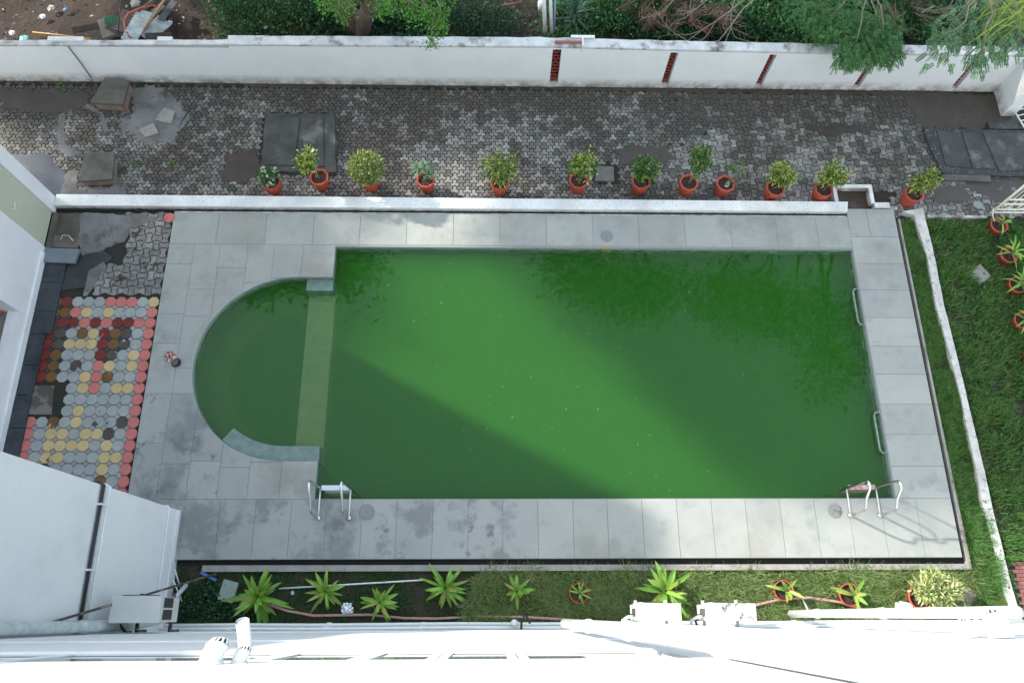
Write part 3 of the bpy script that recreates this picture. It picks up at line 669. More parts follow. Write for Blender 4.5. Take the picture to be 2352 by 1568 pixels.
# ---------------- walls
def build_walls():
    # low white kerb wall along the deck
    o = empty('low_wall'); tag(o, 'long low white kerb wall between the deck and the outer pavers', 'wall')
    MB().prism([(-8.1, 7.10), (6.60, 7.085), (6.64, 7.29), (-8.1, 7.33)], -.5, .085, .0005).build('wall_body', m_kerbw, o)
    bx('dirt_line', m_black, -8.1, 6.63, 7.04, 7.078, -.2, -.012, o)
    bx('plinth', m_kerbw, -5.93, 6.6, 7.022, 7.04, -.1, -.005, o)
    # catch basin behind the kerb end
    b = empty('catch_basin', (0, 0, 0)); tag(b, 'white walled rectangular basin of brown water behind the kerb end', 'basin')
    x0, x1, y0, y1 = 6.42, 7.18, 7.30, 7.70; t = .07; zt = .03
    bx('basin_wall', m_kerbw, x0, x0 + t, y0, y1 - .002, -.5, zt, b); bx('basin_wall', m_kerbw, x1 - t, x1, y0, y1 - .002, -.5, zt + .001, b); bx('basin_wall', m_kerbw, x0 + .002, x1 - .002, y1 - t, y1, -.5, zt + .003, b)
    bx('dirty_water', m_puddle, x0 + t, x1 - t, y0 - .1, y1 - t, -.45, -.10, b)
    bx('step_block', m_kerbw, 7.18, 7.46, 7.205, 7.32, -.4, .02, b); bx('step_block', m_kerbw, 7.46, 7.62, 7.19, 7.26, -.4, -.02, b)
    # compound wall with lattice slots
    c = empty('compound_wall'); tag(c, 'long white compound wall with red lattice slots behind the pavers', 'wall')
    slots = [(F(1273, 150, 10.0)[0] - .09, .19), (F(1540, 155, 10.)[0] - .02, .17), (0, 0), (0, 0), (0, 0)]
    xs = []
    for (px, py), (qx, qy) in (((1262, 190), (1279, 190)), ((1518, 193), (1533, 193)), ((1735, 198), (1748, 198)), ((1961, 207), (1974, 207)), ((2187, 210), (2200, 211))):
        xs.append((G(px, py)[0], G(qx, qy)[0] + .02))
    yf = lambda x: 10.0 - (.02 if abs(x) > 8 else 0)
    zt = lambda x: 1.05
    WZ = lambda x: float(np.interp(x, (-14, -9.2, -5, 1, 3.4, 6.2, 10.2), (.90, .92, 1.0, 1.05, 1.0, .97, .95)))
    prev = -14.
    edges = xs + [(10.16, None)]; bx('wall_panel', m_wall, -14, -5.002, 10.003, 10.09, -.5, .88, c)
    prev = -5.0
    for k, (a, b_) in enumerate(edges):
        MB().add([(x, y, z) for x in (prev, a) for (y, z) in ((10.0, -.5), (10.0, WZ(x) - .02), (10.09 if x < -5 else 10.17, WZ(x) - .02), (10.09 if x < -5 else 10.17, -.5))], [(0, 1, 5, 4), (1, 2, 6, 5), (2, 3, 7, 6), (3, 2, 1, 0), (4, 5, 6, 7)]).build('wall_panel', m_wall, c)
        if b_ is None: break
        bx('wall_panel', m_wall, a, b_, 10.0, 10.17, WZ(a) - .10, WZ(a) - .022, c); bx('wall_panel', m_wall, a, b_, 10.0, 10.17, -.5, -.05, c)
        lt = empty('lattice'); lt.parent = c
        bx('void', m_jalid, a, b_, 10.15, 10.16, -.05, WZ(a) - .10, lt)
        mb = MB(); wd = b_ - a; nrow = 11; dz = (WZ(a) - .05) / nrow
        for i in range(nrow + 1): mb.tube([(a, 10.10, -.05 + i * dz), (b_, 10.10, -.05 + i * dz)], .018, 5)
        for i in range(nrow):
            off = .25 if i % 2 else .0
            for j in range(3):
                xx = a + wd * (j / 2. + off)
                if a < xx < b_ or j == 0: mb.tube([(min(xx, b_), 10.10, -.05 + i * dz), (min(xx, b_), 10.10, -.05 + (i + 1) * dz)], .014, 5)
        mb.build('grid', m_jali, lt)
        prev = b_
    # weathered coping, stepping up and ragged
    segs = [(-14, -8.05, 1.07), (-7.9, -5.0, 1.07), (-5.0, 10.4, 1.13)]
    def cope(x0, x1, zc, sd, y1=10.26):
        n = max(2, int((x1 - x0) / .16)); r = random.Random(sd); vs = []; fs = []
        for i in range(n + 1):
            x = x0 + (x1 - x0) * i / n; dz = .008 * pnoise(Vector((x * 2.3, sd, 0))); dy = .02 * pnoise(Vector((x * 3.3, sd, 5)))
            zc = WZ(x); vs += [(x, 9.993, zc - .05), (x, 9.99, zc + dz - .012), (x, 10.0, zc + dz), (x, y1 + dy, zc + dz + .005), (x, y1 + dy, zc - .3)]
        for i in range(n):
            for j in range(4): fs.append((i * 5 + j, (i + 1) * 5 + j, (i + 1) * 5 + j + 1, i * 5 + j + 1))
        fs += [(0, 1, 2, 3, 4), tuple(n * 5 + k for k in (4, 3, 2, 1, 0))]
        MB().add(vs, fs).build('coping', m_walltop, c)
    cope(-14, -5.0, 1.08, 1, 10.09); cope(-5.0, 10.3, 1.10, 2, 10.19)
    bx('coping_block', m_kerbw, *[F(165, 92, 10.2)[0] - .35, F(165, 92, 10.2)[0] + .3], 10.06, 10.15, .6, .975, c)
    bx('coping_block', m_kerbw, *[F(385, 92, 10.2)[0] - .12, F(385, 92, 10.2)[0] + .15], 10.06, 10.15, .6, 1.0, c)
    # dark cable running down the wall
    xa, za = F(156, 106, 9.99); xb, zb = F(210, 179, 9.99)
    t = MB().tube([(xa, 9.985, za), ((xa + xb) / 2 + .01, 9.985, (za + zb) / 2), (xb, 9.985, max(zb, -.1))], .009, 5).build('wall_cable', m_cable); tag(t, 'thin dark cable slanting down the white compound wall', 'cable')
    # side wall closing the court on the right
    s = empty('side_wall'); tag(s, 'white side wall closing the court at the far right corner', 'wall')
    MB().prism([(10.16, 9.40), (10.42, 9.40), (10.42, 10.24), (10.163, 10.24)][::1], -.5, .94).build('wall_body', m_wall, s)
build_walls()

# ---------------- buildings
def build_left_building():
    o = empty('left_building'); tag(o, 'white two storey building with a beige recessed band at the left edge', 'building')
    X = -8.13; H = 6.4
    bx('wall', m_fac, -14, X + .02, 6.99, 7.28, -.5, H, o)                 # corner pier
    bx('beige_panel', m_beige, -14, X + .0, 6.27, 6.988, .05, H - .002, o)
    bx('wall', m_fac, -14, X + .015, 4.90, 6.268, -.5, H, o)
    # porch opening with a parapet and terrazzo floor
    bx('porch_floor', m_terrazzo, -14, X - .2, 3.4, 4.898, -.5, .30, o)
    bx('parapet', m_fac, X - .16, X + .012, 3.4, 4.898, -.5, .36, o)
    bx('porch_wall', m_fac, -14, -9.9, 3.4, 4.898, .3, H, o)
    bx('wall', m_fac, -14, X + .012, 3.0, 3.398, -.5, H, o)
    bx('wall', m_fac, -14, X + .008, -.2, 2.998, -.5, H - .01, o)
    MB().prism([(X + .012, -.2), (X + .06, -.2), (X + .045, 6.2), (X + .015, 6.2)], -.4, .12, .02).build('plinth', m_fac, o)
    bx('dado_step', m_conc2, X + .02, X + .10, 6.22, 6.98, -.3, .04, o)
    bx('roof', m_fac, -14.2, X + .02, -.2, 7.29, H + .003, H + .15, o)
    # hook of wire on the beige band
    y, z = FX(30, 480, X + .01)
    h = MB().tube([(X + .02, y - .05, z + .1), (X + .03, y, z), (X + .03, y + .12, z + .02)], .008, 5).build('wall_hook', m_pvc); tag(h, 'small white wire loop hanging on the beige band', 'wire')
build_left_building()
def build_left_wing():
    o = empty('left_wing'); tag(o, 'white windowless building wing rising at the lower left of the pool deck', 'building')
    bx('wall', m_fac, -8.12, -5.06, -.2, 1.60, -.5, 14, o)
    bx('plinth', m_fac, -5.058, -5.035, -.2, 1.60, -.4, .10, o)
    # pipes running level along the wall and round its corner
    r = random.Random(1)
    yA, z = FX(245, 1115, -5.02)
    for k, (dz, rad, m) in enumerate(((.07, .022, m_cable), (-.01, .018, m_pvcg), (-.055, .014, m_pvc), (-.105, .02, m_pvc))):
        g = -5.056 + rad + .01
        p = MB().tube([(-6.2, 1.605 + rad, z + dz), (g - .06, 1.605 + rad, z + dz), (g, 1.605 + rad - .03, z + dz), (g, .8, z + dz - .004), (g, -.16, z + dz - .01)], rad, 8).build('wall_pipe', m, smooth=True)
        tag(p, ['black pipe running level along the left wing, topmost of its bundle' , 'grey pipe of the bundle on the left wing, next to the black one', 'thin white pipe between two others of the bundle on the left wing', 'white pipe of the bundle on the left wing, farthest from the black one'][k], 'pipe', 'pipes bundled on the left wing')
        for y in (1.35, .55): bx('clip', m_pvc, g - rad - .01, g + rad + .006, y - .012, y + .012, z + dz - rad - .006, z + dz + rad + .006, None).parent = p
    v = MB().tube([(-5.02, 1.54, 4.5), (-5.02, 1.54, .2)], .012, 6); v = MB().tube([(-5.8, 1.615, .45), (-5.07, 1.615, .45), (-5.045, 1.58, .45), (-5.043, .9, .43), (-5.043, .2, .42)], .014, 6).build('wall_conduit', m_pvc); tag(v, 'thin white conduit along the foot of the left wing', 'conduit')
build_left_wing()
def build_facade():
    o = empty('main_building'); tag(o, 'sunlit white facade of the building along the bottom edge', 'building')
    bx('lower_wall', m_fac, -13, 16, -1.2, -.2, -.5, 7.70, o)
    xs0, zs = F(1172, 1495, -.2)
    bx('upper_wall', m_fac, -13, 16, -1.2, -.16, 9.31, 16, o)
    bx('sill', m_fac, -13, .95, -.25, -.185, 7.70, 7.735, o)
    bx('infill_wall', m_fac, .98, 16, -1.2, -.201, 7.70, 9.31, o)
    # windows in the band
    xb = [F(px, 1495, -.2)[0] for px in (-420, 248, 700, 881, 1026, 1182, 1475)]
    for i in range(len(xb) - 1):
        a, b_ = xb[i] + .006, xb[i + 1] - .006; z0, z1 = 7.735, 9.31
        wdw = empty('window', (0, 0, 0)); wdw.parent = o
        fr = MB().box(a, a + .045, -.24, -.198, z0, z1).box(b_ - .045, b_, -.24, -.198, z0, z1).box(a + .045, b_ - .045, -.24, -.199, z0, z0 + .14).box(a + .045, b_ - .045, -.24, -.199, z1 - .05, z1)
        fr.build('frame', m_fac, wdw)
        bx('track', m_acd, a + .045, b_ - .045, -.228, -.205, z0 + .142, z0 + .26, wdw)
        bx('pane', m_glass, a + .045, b_ - .045, -.222, -.204, z0 + .262, z1 - .05, wdw)
        bx('inner_wall', m_fac, a, b_, -1.2, -.5, z0, z1, wdw)
    # ledges (shallow mouldings)
    for z in (1.9, 5.6): bx('moulding', m_fac, -5.03, 16, -.202, -.188, z, z + .03, o)
    # green strip at the foot and slim pipes
    g = bx('green_net', m_green, -2.5, 5.6, -.19, -.145, ZB, .02); tag(g, 'green strip of netting lying along the foot of the facade', 'netting')
    for k, (y, z, rad, x0, x1, m, lab) in enumerate(((-.125, .35, .026, -4.9, 8.2, m_pvc, 'white pipe running level along the facade, nearest the garden bed'), (-.172, .55, .022, -4.9, 8.4, m_pvc, 'thin white pipe running level along the facade behind the thicker one'))):
        p = MB().tube([(x0 + (x1 - x0) * i / 12, y + .006 * math.sin(i * 2.1), z + .01 * math.sin(i * 1.3)) for i in range(13)], rad, 8).build('service_pipe', m, smooth=True); tag(p, lab, 'pipe', 'service pipes along the facade')
        for i in range(9): MB().tube([(x0 + 1 + i * 1.4, y, z), (x0 + 1.07 + i * 1.4, y, z)], rad + .007, 8).build('coupling', m, p)
    # tall downpipes
    t = MB().tube([(.87, -.10, 2.5), (.87, -.10, 15)], .055, 16).build('downpipe', m_pvc, smooth=True); tag(t, 'thick white downpipe on the facade, right of the windows', 'downpipe')
    for z in (5, 7.2, 9.4): MB().tube([(.87, -.10, z), (.87, -.10, z + .09)], .064, 16).build('collar', m_pvc, t)
    gx = G(1822, 1424, .3)
    t = MB().tube([(gx[0], .0, .25), (gx[0], .0, 5.6)], .055, 16).build('downpipe', m_pvc, smooth=True); tag(t, 'thick white downpipe ending above the bed, beside the white broken panel', 'downpipe')
    for z in (1.2, 3.1): MB().tube([(gx[0], 0, z), (gx[0], 0, z + .09)], .064, 16).build('collar', m_pvc, t)
    # corner pipe between wing and facade, with its shoe
    t = MB().tube([(-4.62, .02, .9), (-4.80, -.06, 1.05), (-4.93, -.10, 1.3), (-4.95, -.11, 3), (-4.95, -.11, 14)], .07, 14).build('downpipe', m_pvcg, smooth=True); tag(t, 'blotched grey downpipe in the corner beside the left wing', 'downpipe')
    for z in (2.6, 6.0): MB().tube([(-4.95, -.11, z), (-4.95, -.11, z + .1)], .08, 14).build('collar', m_pvcg, t)
    # vent cowls projecting from the wall
    def cowl(px, zc, rad, label, y0=-.165, y1=.03, d=0):
        x = (px - 1172) / FPX * (CAMH - zc) * .95; k_ = rad / .062; x *= .917 if px < 1172 else 1
        c = empty('vent_cowl', (x, y0, zc)); tag(c, label, 'vent', 'white vent cowls on the facade')
        c.scale = (k_, k_ * .62, k_); rad = .062
        pts = [(0, 0, 0), (0, .06, 0), (.004, .11, -.01), (.012, .15, -.03), (.018, .175, -.05)]
        MB().tube(pts, rad, 18).build('elbow', m_pvc, c, smooth=True)
        MB().tube([(0, -.0, 0), (0, .05, 0)], rad * 1.12, 18).build('flange', m_pvc, c, smooth=True)
        MB().tube([(.012, .15, -.03), (.017, .17, -.045)], rad * 1.1, 18).build('cap_ring', m_pvc, c, smooth=True)
        v = MB()
        d = Vector((.08, .85, -.45)).normalized(); cc = Vector((.018, .178, -.05)); a = d.cross(Vector((0, 0, 1))).normalized(); b = a.cross(d)
        for k in range(12):
            t_ = 2 * math.pi * k / 12; q = a * math.cos(t_) + b * math.sin(t_)
            v.tube([cc + q * rad * .98, cc + d * .05 + q * rad * .7], rad * .11, 5)
        v.tube([cc + d * .045, cc + d * .062], [rad * .85, rad * .4], 14)
        v.build('slotted_cap', m_pvc, c)
        MB().tube([cc - d * .01, cc + d * .04], rad * .72, 14).build('dark_throat', m_black, c)
    cowl(488, 9.55, .039, 'larger white slotted vent cowl, left of the pair on the facade')
    cowl(556, 9.5, .026, 'smaller white slotted vent cowl, right of the pair on the facade')
    cowl(2330, 5.9, .09, 'big white slotted vent cowl at the right edge of the facade', -.19)
    cowl(2255, 5.8, .06, 'small white slotted vent cowl beside the big one at the right edge', -.19)
    zc = 7.2; x = (545 - 1172) / FPX * (CAMH - zc) * .84
    t = empty('open_stub_pipe', (x, -.2, zc)); tag(t, 'open cut white pipe sticking out behind the two vent cowls', 'pipe')
    MB().tube([(0, 0, 0), (.0, .08, .05), (.0, .17, .12)], .042, 16, cap=False).build('pipe_wall', m_pvc, t, smooth=True)
    MB().tube([(0, .09, .06), (.0, .164, .112)], .036, 16).build('bore', m_pvcg, t)
    # small bits fixed on the wall
    x, z = F(2112, 1492, -.155)
    t = MB().box(x - .012, x + .012, -.16, -.135, z - .10, z + .05).build('rusty_bracket', M('rusty_bracket', (.35, .2, .17), .7, (.7, .65, .6), 30)); tag(t, 'small rusty bracket on the bright white facade', 'bracket')
    x = (1232 - 1172) / FPX * 11.4; t = empty('pipe_stub', (x, -.16, .45)); tag(t, 'short white stub and black elbow on the facade foot', 'pipe')
    MB().tube([(-.1, .05, 0), (-.1, .05, .25)], .05, 12).build('cap', m_pvc, t, smooth=True)
    MB().tube([(0, -.03, .2), (0, .08, .35), (.06, .17, .3), (.13, .05, .1)], .018, 7).build('elbow', m_cable, t, smooth=True)
build_facade()

# ================================================================== OBJECTS
def ladder(px, py, tread, label, tl):
    x, y = G(px, py); t = empty('pool_ladder', (x, y, 0)); tag(t, label, 'pool ladder', 'steel pool ladders')
    W_ = .49; dy = PY0 - y                                 # distance from post to pool edge
    for k in (0, 1):
        xo = k * W_
        pts = [(xo, 0, .0), (xo, 0, .38), (xo, .02, .50), (xo, .07, .58), (xo, .17, .62), (xo, dy + .03, .80), (xo, dy + .10, .81), (xo, dy + .15, .77), (xo, dy + .16, .68), (xo, dy + .16, -.9)]
        sub = MB().tube(pts, .021, 12).build('handrail', m_steel, t, smooth=True)
        MB().tube([(xo, 0, .012), (xo, dy + .16, .012)], .012, 8).build('floor_bar', m_pvc, t, smooth=True)
        MB().tube([(xo, 0, 0), (xo, 0, .02)], [.045, .03], 14).build('flange', m_steel, t, smooth=True)
    for i, z in enumerate((.02, -.28, -.55)):
        MB().box(.022, W_ - .022, dy + .13, dy + .21, z, z + .03).build('tread', tread, t)
    tag(t)
ladder(731, 1189, m_tread, 'steel pool ladder with a white tread at the left end of the near side', 'white')
ladder(1953, 1183, m_treadred, 'steel pool ladder with a pink tread at the right end of the near side', 'pink')
def grab(px0, py0, px1, py1, label):
    y0 = G(px0, py0)[1]; y1 = G(px1, py1)[1]; x = PX1 - .005
    t = empty('grab_rail', (x, (y0 + y1) / 2, -.02)); tag(t, label, 'grab rail', 'grab rails on the pool edge'); h = (y0 - y1) / 2
    MB().tube([(0, h, 0), (-.07, h - .01, .0), (-.10, h - .06, 0), (-.10, -h + .06, 0), (-.07, -h + .01, 0), (0, -h, 0)], .015, 10).build('bar', m_rail, t, smooth=True)
    for s_ in (-1, 1): MB().tube([(0, s_ * h, 0), (-.015, s_ * h, 0)], .035, 10).build('mount', m_rail, t)
grab(1975, 662, 1990, 745, 'grey grab rail on the pool edge, nearer the far corner')
grab(2025, 945, 2043, 1040, 'grey grab rail on the pool edge, nearer the pink ladder')

# ---------------- potted plants
def oct_pot(t, r=.175, h=.33, rot=.2, n=8):
    c = [(math.cos(rot + 2 * math.pi * k / n), math.sin(rot + 2 * math.pi * k / n)) for k in range(n)]
    prof = [(.70, 0), (1.0, .80), (1.06, .98), (1.04, 1.0), (.86, .99), (.84, .86), (.0, .85)]
    vs = []; fs = []
    for (k, z) in prof[:-1]: vs += [(u * r * k, v * r * k, z * h) for u, v in c]
    for i in range(len(prof) - 2):
        for j in range(n): fs.append((i * n + j, i * n + (j + 1) % n, (i + 1) * n + (j + 1) % n, (i + 1) * n + j))
    fs.append(tuple(range(n - 1, -1, -1)))
    MB().add(vs, fs).build('pot', m_terra, t)
    rr = random.Random(int(rot * 100)); s = MB()
    vs = [(0, 0, h * .86)] + [(u * r * .85, v * r * .85, h * .87 + rr.uniform(-.01, .01)) for u, v in c]
    MB().add(vs, [(0, 1 + j, 1 + (j + 1) % n) for j in range(n)]).build('soil', m_potsoil, t)
    return h
def branchy(t, pts_list, m=m_twig):
    b = MB()
    for pts, r0, r1 in pts_list:
        n = len(pts); b.tube(pts, [r0 + (r1 - r0) * i / (n - 1) for i in range(n)], 6)
    b.build('stem', m, t, smooth=True)
def pot_plant(px, py, kind, label, seed, rot=None, sc_=1.0):
    x, y = G(px, py, ZP); t = empty('potted_plant', (x, y, ZP)); tag(t, label, 'potted plant', 'red octagonal pots lined up on the grey pavers')
    r = random.Random(seed); h = oct_pot(t, rot=rot if rot is not None else r.uniform(0, .7))
    S = sc_
    if kind == 'round':
        branchy(t, [(((0, 0, h * .8), (.01, 0, h + .12), (0, .01, h + .35)), .018, .01), (((0, 0, h + .1), (.08, 0, h + .3)), .008, .005), (((0, 0, h + .1), (-.08, .03, h + .3)), .008, .005)])
        foliage('foliage', [(0, 0, h + .34, .25, .24, .20)], 2300, .08, .026, l_pale, t, seed, .7, updir=.4)
    elif kind == 'small':
        branchy(t, [(((0, 0, h * .8), (-.02, .0, h + .15)), .01, .006)])
        foliage('foliage', [(-.03, 0, h + .16, .13, .12, .13), (-.08, .05, h + .08, .08, .08, .08), (.06, .06, h + .13, .08, .08, .07)], 230, .075, .055, l_white, t, seed)
    elif kind == 'tree':
        branchy(t, [(((0, 0, h * .8), (-.02, 0, h + .12), (.03, 0, h + .28)), .02, .012), (((-.02, 0, h + .1), (-.12, 0, h + .25), (-.16, .0, h + .42)), .012, .006), (((.03, 0, h + .26), (.05, .03, h + .42)), .008, .004)])
        foliage('foliage', [(-.14, .02, h + .46, .15, .13, .08), (-.03, .06, h + .62, .1, .1, .07), (-.2, -.02, h + .40, .08, .1, .05)], 760, .068, .032, l_varieg, t, seed, clump=.3)
    elif kind == 'spider':
        rng = np.random.default_rng(seed); V = []; Q = []
        for cx_, cy_, cz_ in ((-.12, .08, h + .22), (.06, .0, h + .14), (0, .14, h + .2)):
            for k in range(34):
                a = rng.uniform(0, 6.28); el = rng.uniform(.2, 1.2); L = rng.uniform(.16, .27); d = np.array([math.cos(a) * math.cos(el), math.sin(a) * math.cos(el), math.sin(el)])
                s_ = np.array([-math.sin(a), math.cos(a), 0]) * .011; p = np.array([cx_, cy_, cz_]); o = len(V)
                for i in range(5):
                    tt = i / 4; q = p + d * L * tt + np.array([0, 0, -.16]) * tt ** 2; w_ = (1 - tt ** 2 * .9)
                    V += [q - s_ * w_, q + s_ * w_]
                Q += [(o + 2 * i, o + 2 * i + 1, o + 2 * i + 3, o + 2 * i + 2) for i in range(4)]
        fast('foliage', np.array(V), np.array(Q), l_spider, t)
        branchy(t, [(((0, 0, h * .8), (-.12, .08, h + .22)), .012, .008), (((0, 0, h * .8), (.06, 0, h + .14)), .012, .008), (((0, 0, h * .8), (0, .14, h + .2)), .01, .008)])
    elif kind == 'bush':
        branchy(t, [(((0, 0, h * .8), (0, .02, h + .2), (0, .05, h + .38)), .014, .007), (((0, .02, h + .15), (.1, .05, h + .3)), .007, .004), (((0, .02, h + .15), (-.1, .04, h + .3)), .007, .004)])
        foliage('foliage', [(-.1, .08, h + .40, .15, .15, .15), (.1, .06, h + .38, .16, .16, .16), (0, -.03, h + .24, .13, .12, .10), (.16, .1, h + .22, .08, .08, .08)], int(900 * S), .070, .036, l_varieg if seed % 2 else l_ficus, t, seed, clump=.35)
    elif kind == 'ficus':
        branchy(t, [(((0, 0, h * .8), (.02, .01, h + .15), (0, .03, h + .42)), .016, .008), (((.02, .01, h + .15), (-.06, .05, h + .33)), .008, .004), (((0, .03, h + .3), (.1, .05, h + .5)), .007, .004)])
        foliage('foliage', [(.02, .05, h + .42, .15, .14, .14), (.1, .08, h + .30, .12, .12, .12), (-.05, .04, h + .28, .1, .1, .1), (.02, .08, h + .56, .07, .07, .06)], int(900 * S), .066, .032, l_varieg if seed % 2 else l_ficus, t, seed, clump=.35)
    elif kind == 'tallficus':
        branchy(t, [(((0, 0, h * .8), (.02, .0, h + .25), (.05, .05, h + .7)), .018, .009), (((.02, 0, h + .22), (.07, .03, h + .3)), .007, .004)])
        foliage('foliage', [(.07, .05, h + .66, .15, .14, .17), (.02, .1, h + .58, .12, .12, .12), (.06, 0, h + .27, .06, .06, .06), (.1, .12, h + .82, .08, .08, .07)], 850, .064, .03, l_ficus, t, seed, clump=.35)
    elif kind == 'sparse':
        branchy(t, [(((0, 0, h * .8), (.06, .03, h + .15), (.13, .1, h + .35)), .014, .007), (((.06, .03, h + .15), (.17, .04, h + .22)), .006, .004), (((.1, .06, h + .28), (.02, .12, h + .42)), .006, .004)])
        foliage('foliage', [(.08, .12, h + .44, .1, .1, .08), (.18, .08, h + .3, .08, .08, .08), (.14, .02, h + .1, .09, .07, .08)], 200, .05, .022, l_ficus, t, seed, clump=.3)
        MB().tube([(.02, -.03, h * .84), (.025, -.035, h * .84 + .09)], .035, 12, cap=False).build('cup', m_pvc, t, smooth=True)
    return t
pots = [(633, 438, 'small', 'red octagonal pot with a low white splashed plant, leftmost of the row'),
        (741, 428, 'tree', 'red pot with a small leaning bare stemmed tree in front of the big manhole'),
        (854, 430, 'round', 'red pot with a clipped ball of pale variegated leaves'),
        (981, 433, 'spider', 'red pot with arching striped strap leaves'),
        (1148, 440, 'bush', 'red pot with a bushy yellow flecked shrub, left of the wide gap in the row'),
        (1325, 435, 'ficus', 'red pot with a flecked shrub leaning over the small square cover'),
        (1466, 437, 'ficus', 'red pot half hidden by an upright dark green shrub right of the square cover'),
        (1573, 440, 'tallficus', 'red pot with a tall thin stemmed dark ficus'),
        (1656, 442, 'sparse', 'red pot with a sparse wispy plant and a white cup'),
        (1768, 452, 'ficus', 'red pot with a flecked shrub between the sparse plant and the basin pot'),
        (1877, 455, 'ficus', 'red pot with a flecked shrub touching the corner of the white basin'),
        (2080, 465, 'ficus', 'red pot with a flecked shrub, rightmost of the row, past the white basin')]
FS = 1.22
for i, (px, py, k, lab) in enumerate(pots): pot_plant(px, py, k, lab, 31 + i * 3 + (i in (5, 9, 10, 11)) * (0 if (31 + i * 3) % 2 else 1) + (i == 6) * ((31 + i * 3) % 2))

FS = 1.0
def round_pot(t, r=.16, h=.22, n=24, m=m_terra):
    prof = [(.74, 0), (.96, .8), (1.0, .82), (1.03, 1.0), (.93, 1.0), (.90, .8)]
    c = [(math.cos(2 * math.pi * k / n), math.sin(2 * math.pi * k / n)) for k in range(n)]; vs = []; fs = []
    for k, z in prof: vs += [(u * r * k, v * r * k, z * h) for u, v in c]
    for i in range(len(prof) - 1):
        for j in range(n): fs.append((i * n + j, i * n + (j + 1) % n, (i + 1) * n + (j + 1) % n, (i + 1) * n + j))
    fs.append(tuple(range(n - 1, -1, -1)))
    MB().add(vs, fs).build('pot', m, t, smooth=True)
    MB().add([(0, 0, h * .8)] + [(u * r * .905, v * r * .905, h * .8) for u, v in c], [(0, 1 + j, 1 + (j + 1) % n) for j in range(n)]).build('soil', m_potsoil, t)
def blade(t, base, az, el, L, W, curl, mat, twist=0.0, n=7):
    ca, sa = math.cos(az), math.sin(az); vs = []; fs = []
    p = Vector(base); ang = el
    side = Vector((-sa, ca, 0))
    for i in range(n + 1):
        tt = i / n; w_ = W * (.45 + 1.3 * tt - 1.75 * tt ** 2.2) if tt < .98 else 0.001; w_ = max(w_, .001)
        up = Vector((0, 0, 1))
        vs += [p - side * w_ / 2 + up * w_ * .18, p.copy(), p + side * w_ / 2 + up * w_ * .18]
        ang -= curl / n; p = p + Vector((ca * math.cos(ang), sa * math.cos(ang), math.sin(ang))) * (L / n)
    for i in range(n): a = i * 3; fs += [(a, a + 1, a + 4, a + 3), (a + 1, a + 2, a + 5, a + 4)]
    return MB().add(vs, fs).build('leaf', mat, t, smooth=True)
def drac(px, py, R, nl, label, seed, z0=None, pot=None, yel=.12, H=.3, W=.055, name='strap_leaved_plant'):
    x, y = G(px, py, ZB + H * .4); t = empty(name, (x, y, ZB)); tag(t, label, 'plant' if not pot else 'potted plant', 'strap leaved plants in the garden')
    r = random.Random(seed); zb = 0
    if pot: round_pot(t, *pot); zb = pot[1] * .8
    st = MB().tube([(0, 0, zb), (0, .01, zb + H * .8)], [.022, .014], 8).build('stem', m_bark, t, smooth=True)
    for k in range(nl):
        f = k / nl; az = k * 2.3999 + r.uniform(-.45, .45); el = .15 + 1.15 * f + r.uniform(-.25, .25)
        L = R * (1.08 - .35 * f) * r.uniform(.6, 1.2)
        blade(t, (math.cos(az) * .02, math.sin(az) * .02, zb + H * (.35 + .55 * f)), az, el, L, W * 1.35 * r.uniform(.75, 1.2), r.uniform(.3, 1.5), l_dracy if r.random() < yel else l_drac)
    return t
drac(598, 1370, .50, 34, 'largest strap leaved plant in the bed, beside the small grey slab', 1, W=.07)
drac(752, 1358, .36, 22, 'strap leaved plant with yellowing leaves in the bed above the foil', 2, yel=.35)
drac(877, 1383, .34, 17, 'bright strap leaved plant on the bed between the foil and the green bottle', 3, pot=(.14, .18))
drac(1024, 1350, .42, 28, 'broad strap leaved plant at the right end of the thin white pipe', 4)
drac(1186, 1358, .27, 14, 'narrow strap leaved plant in the middle of the bed', 5, yel=.05, pot=(.11, .15))
drac(1329, 1362, .20, 9, 'tiny strap leaved plant in a red pot with an empty rim', 6, pot=(.15, .16), H=.18, W=.03)
drac(1522, 1358, .50, 34, 'tall sunlit strap leaved plant behind the left air conditioner of the pair', 7, yel=.2, H=.5, W=.065)
drac(1796, 1356, .30, 8, 'sparse long leaved plant in a red pot over the pink hose', 8, pot=(.155, .20), yel=.5, H=.25)
drac(1946, 1366, .32, 9, 'long leaved plant in a red pot between the hose and the pale shrub', 9, pot=(.17, .22), yel=.5, H=.25)
for k, (px, py, lab) in enumerate(((2286, 524, 'red pot at the gate end of the lawn, tied with a white cord'), (2308, 592, 'red pot on the lawn with long arching leaves, second from the gate'), (2328, 660, 'red pot on the lawn with dense leaves, third from the gate'), (2340, 742, 'red pot on the lawn below the dense one, fourth from the gate'), (2366, 818, 'red pot cut by the right edge of the picture'))):
    drac(px, py, (.22, .30, .30, .26, .2)[k], (8, 12, 18, 12, 8)[k], lab, 20 + k, pot=(.155, .24), H=.26, yel=.15, W=.04)
# white cord from the gate to the first lawn pot
x, y = G(2284, 508, .12); x2, y2 = G(2281, 480, .3)
c_ = MB().tube([(x, y, .12), ((x + x2) / 2, (y + y2) / 2, .18), (x2, y2, .3)], .009, 5).build('tied_string', m_pvc); tag(c_, 'white cord tied from the cream gate to the nearest lawn pot', 'cord')
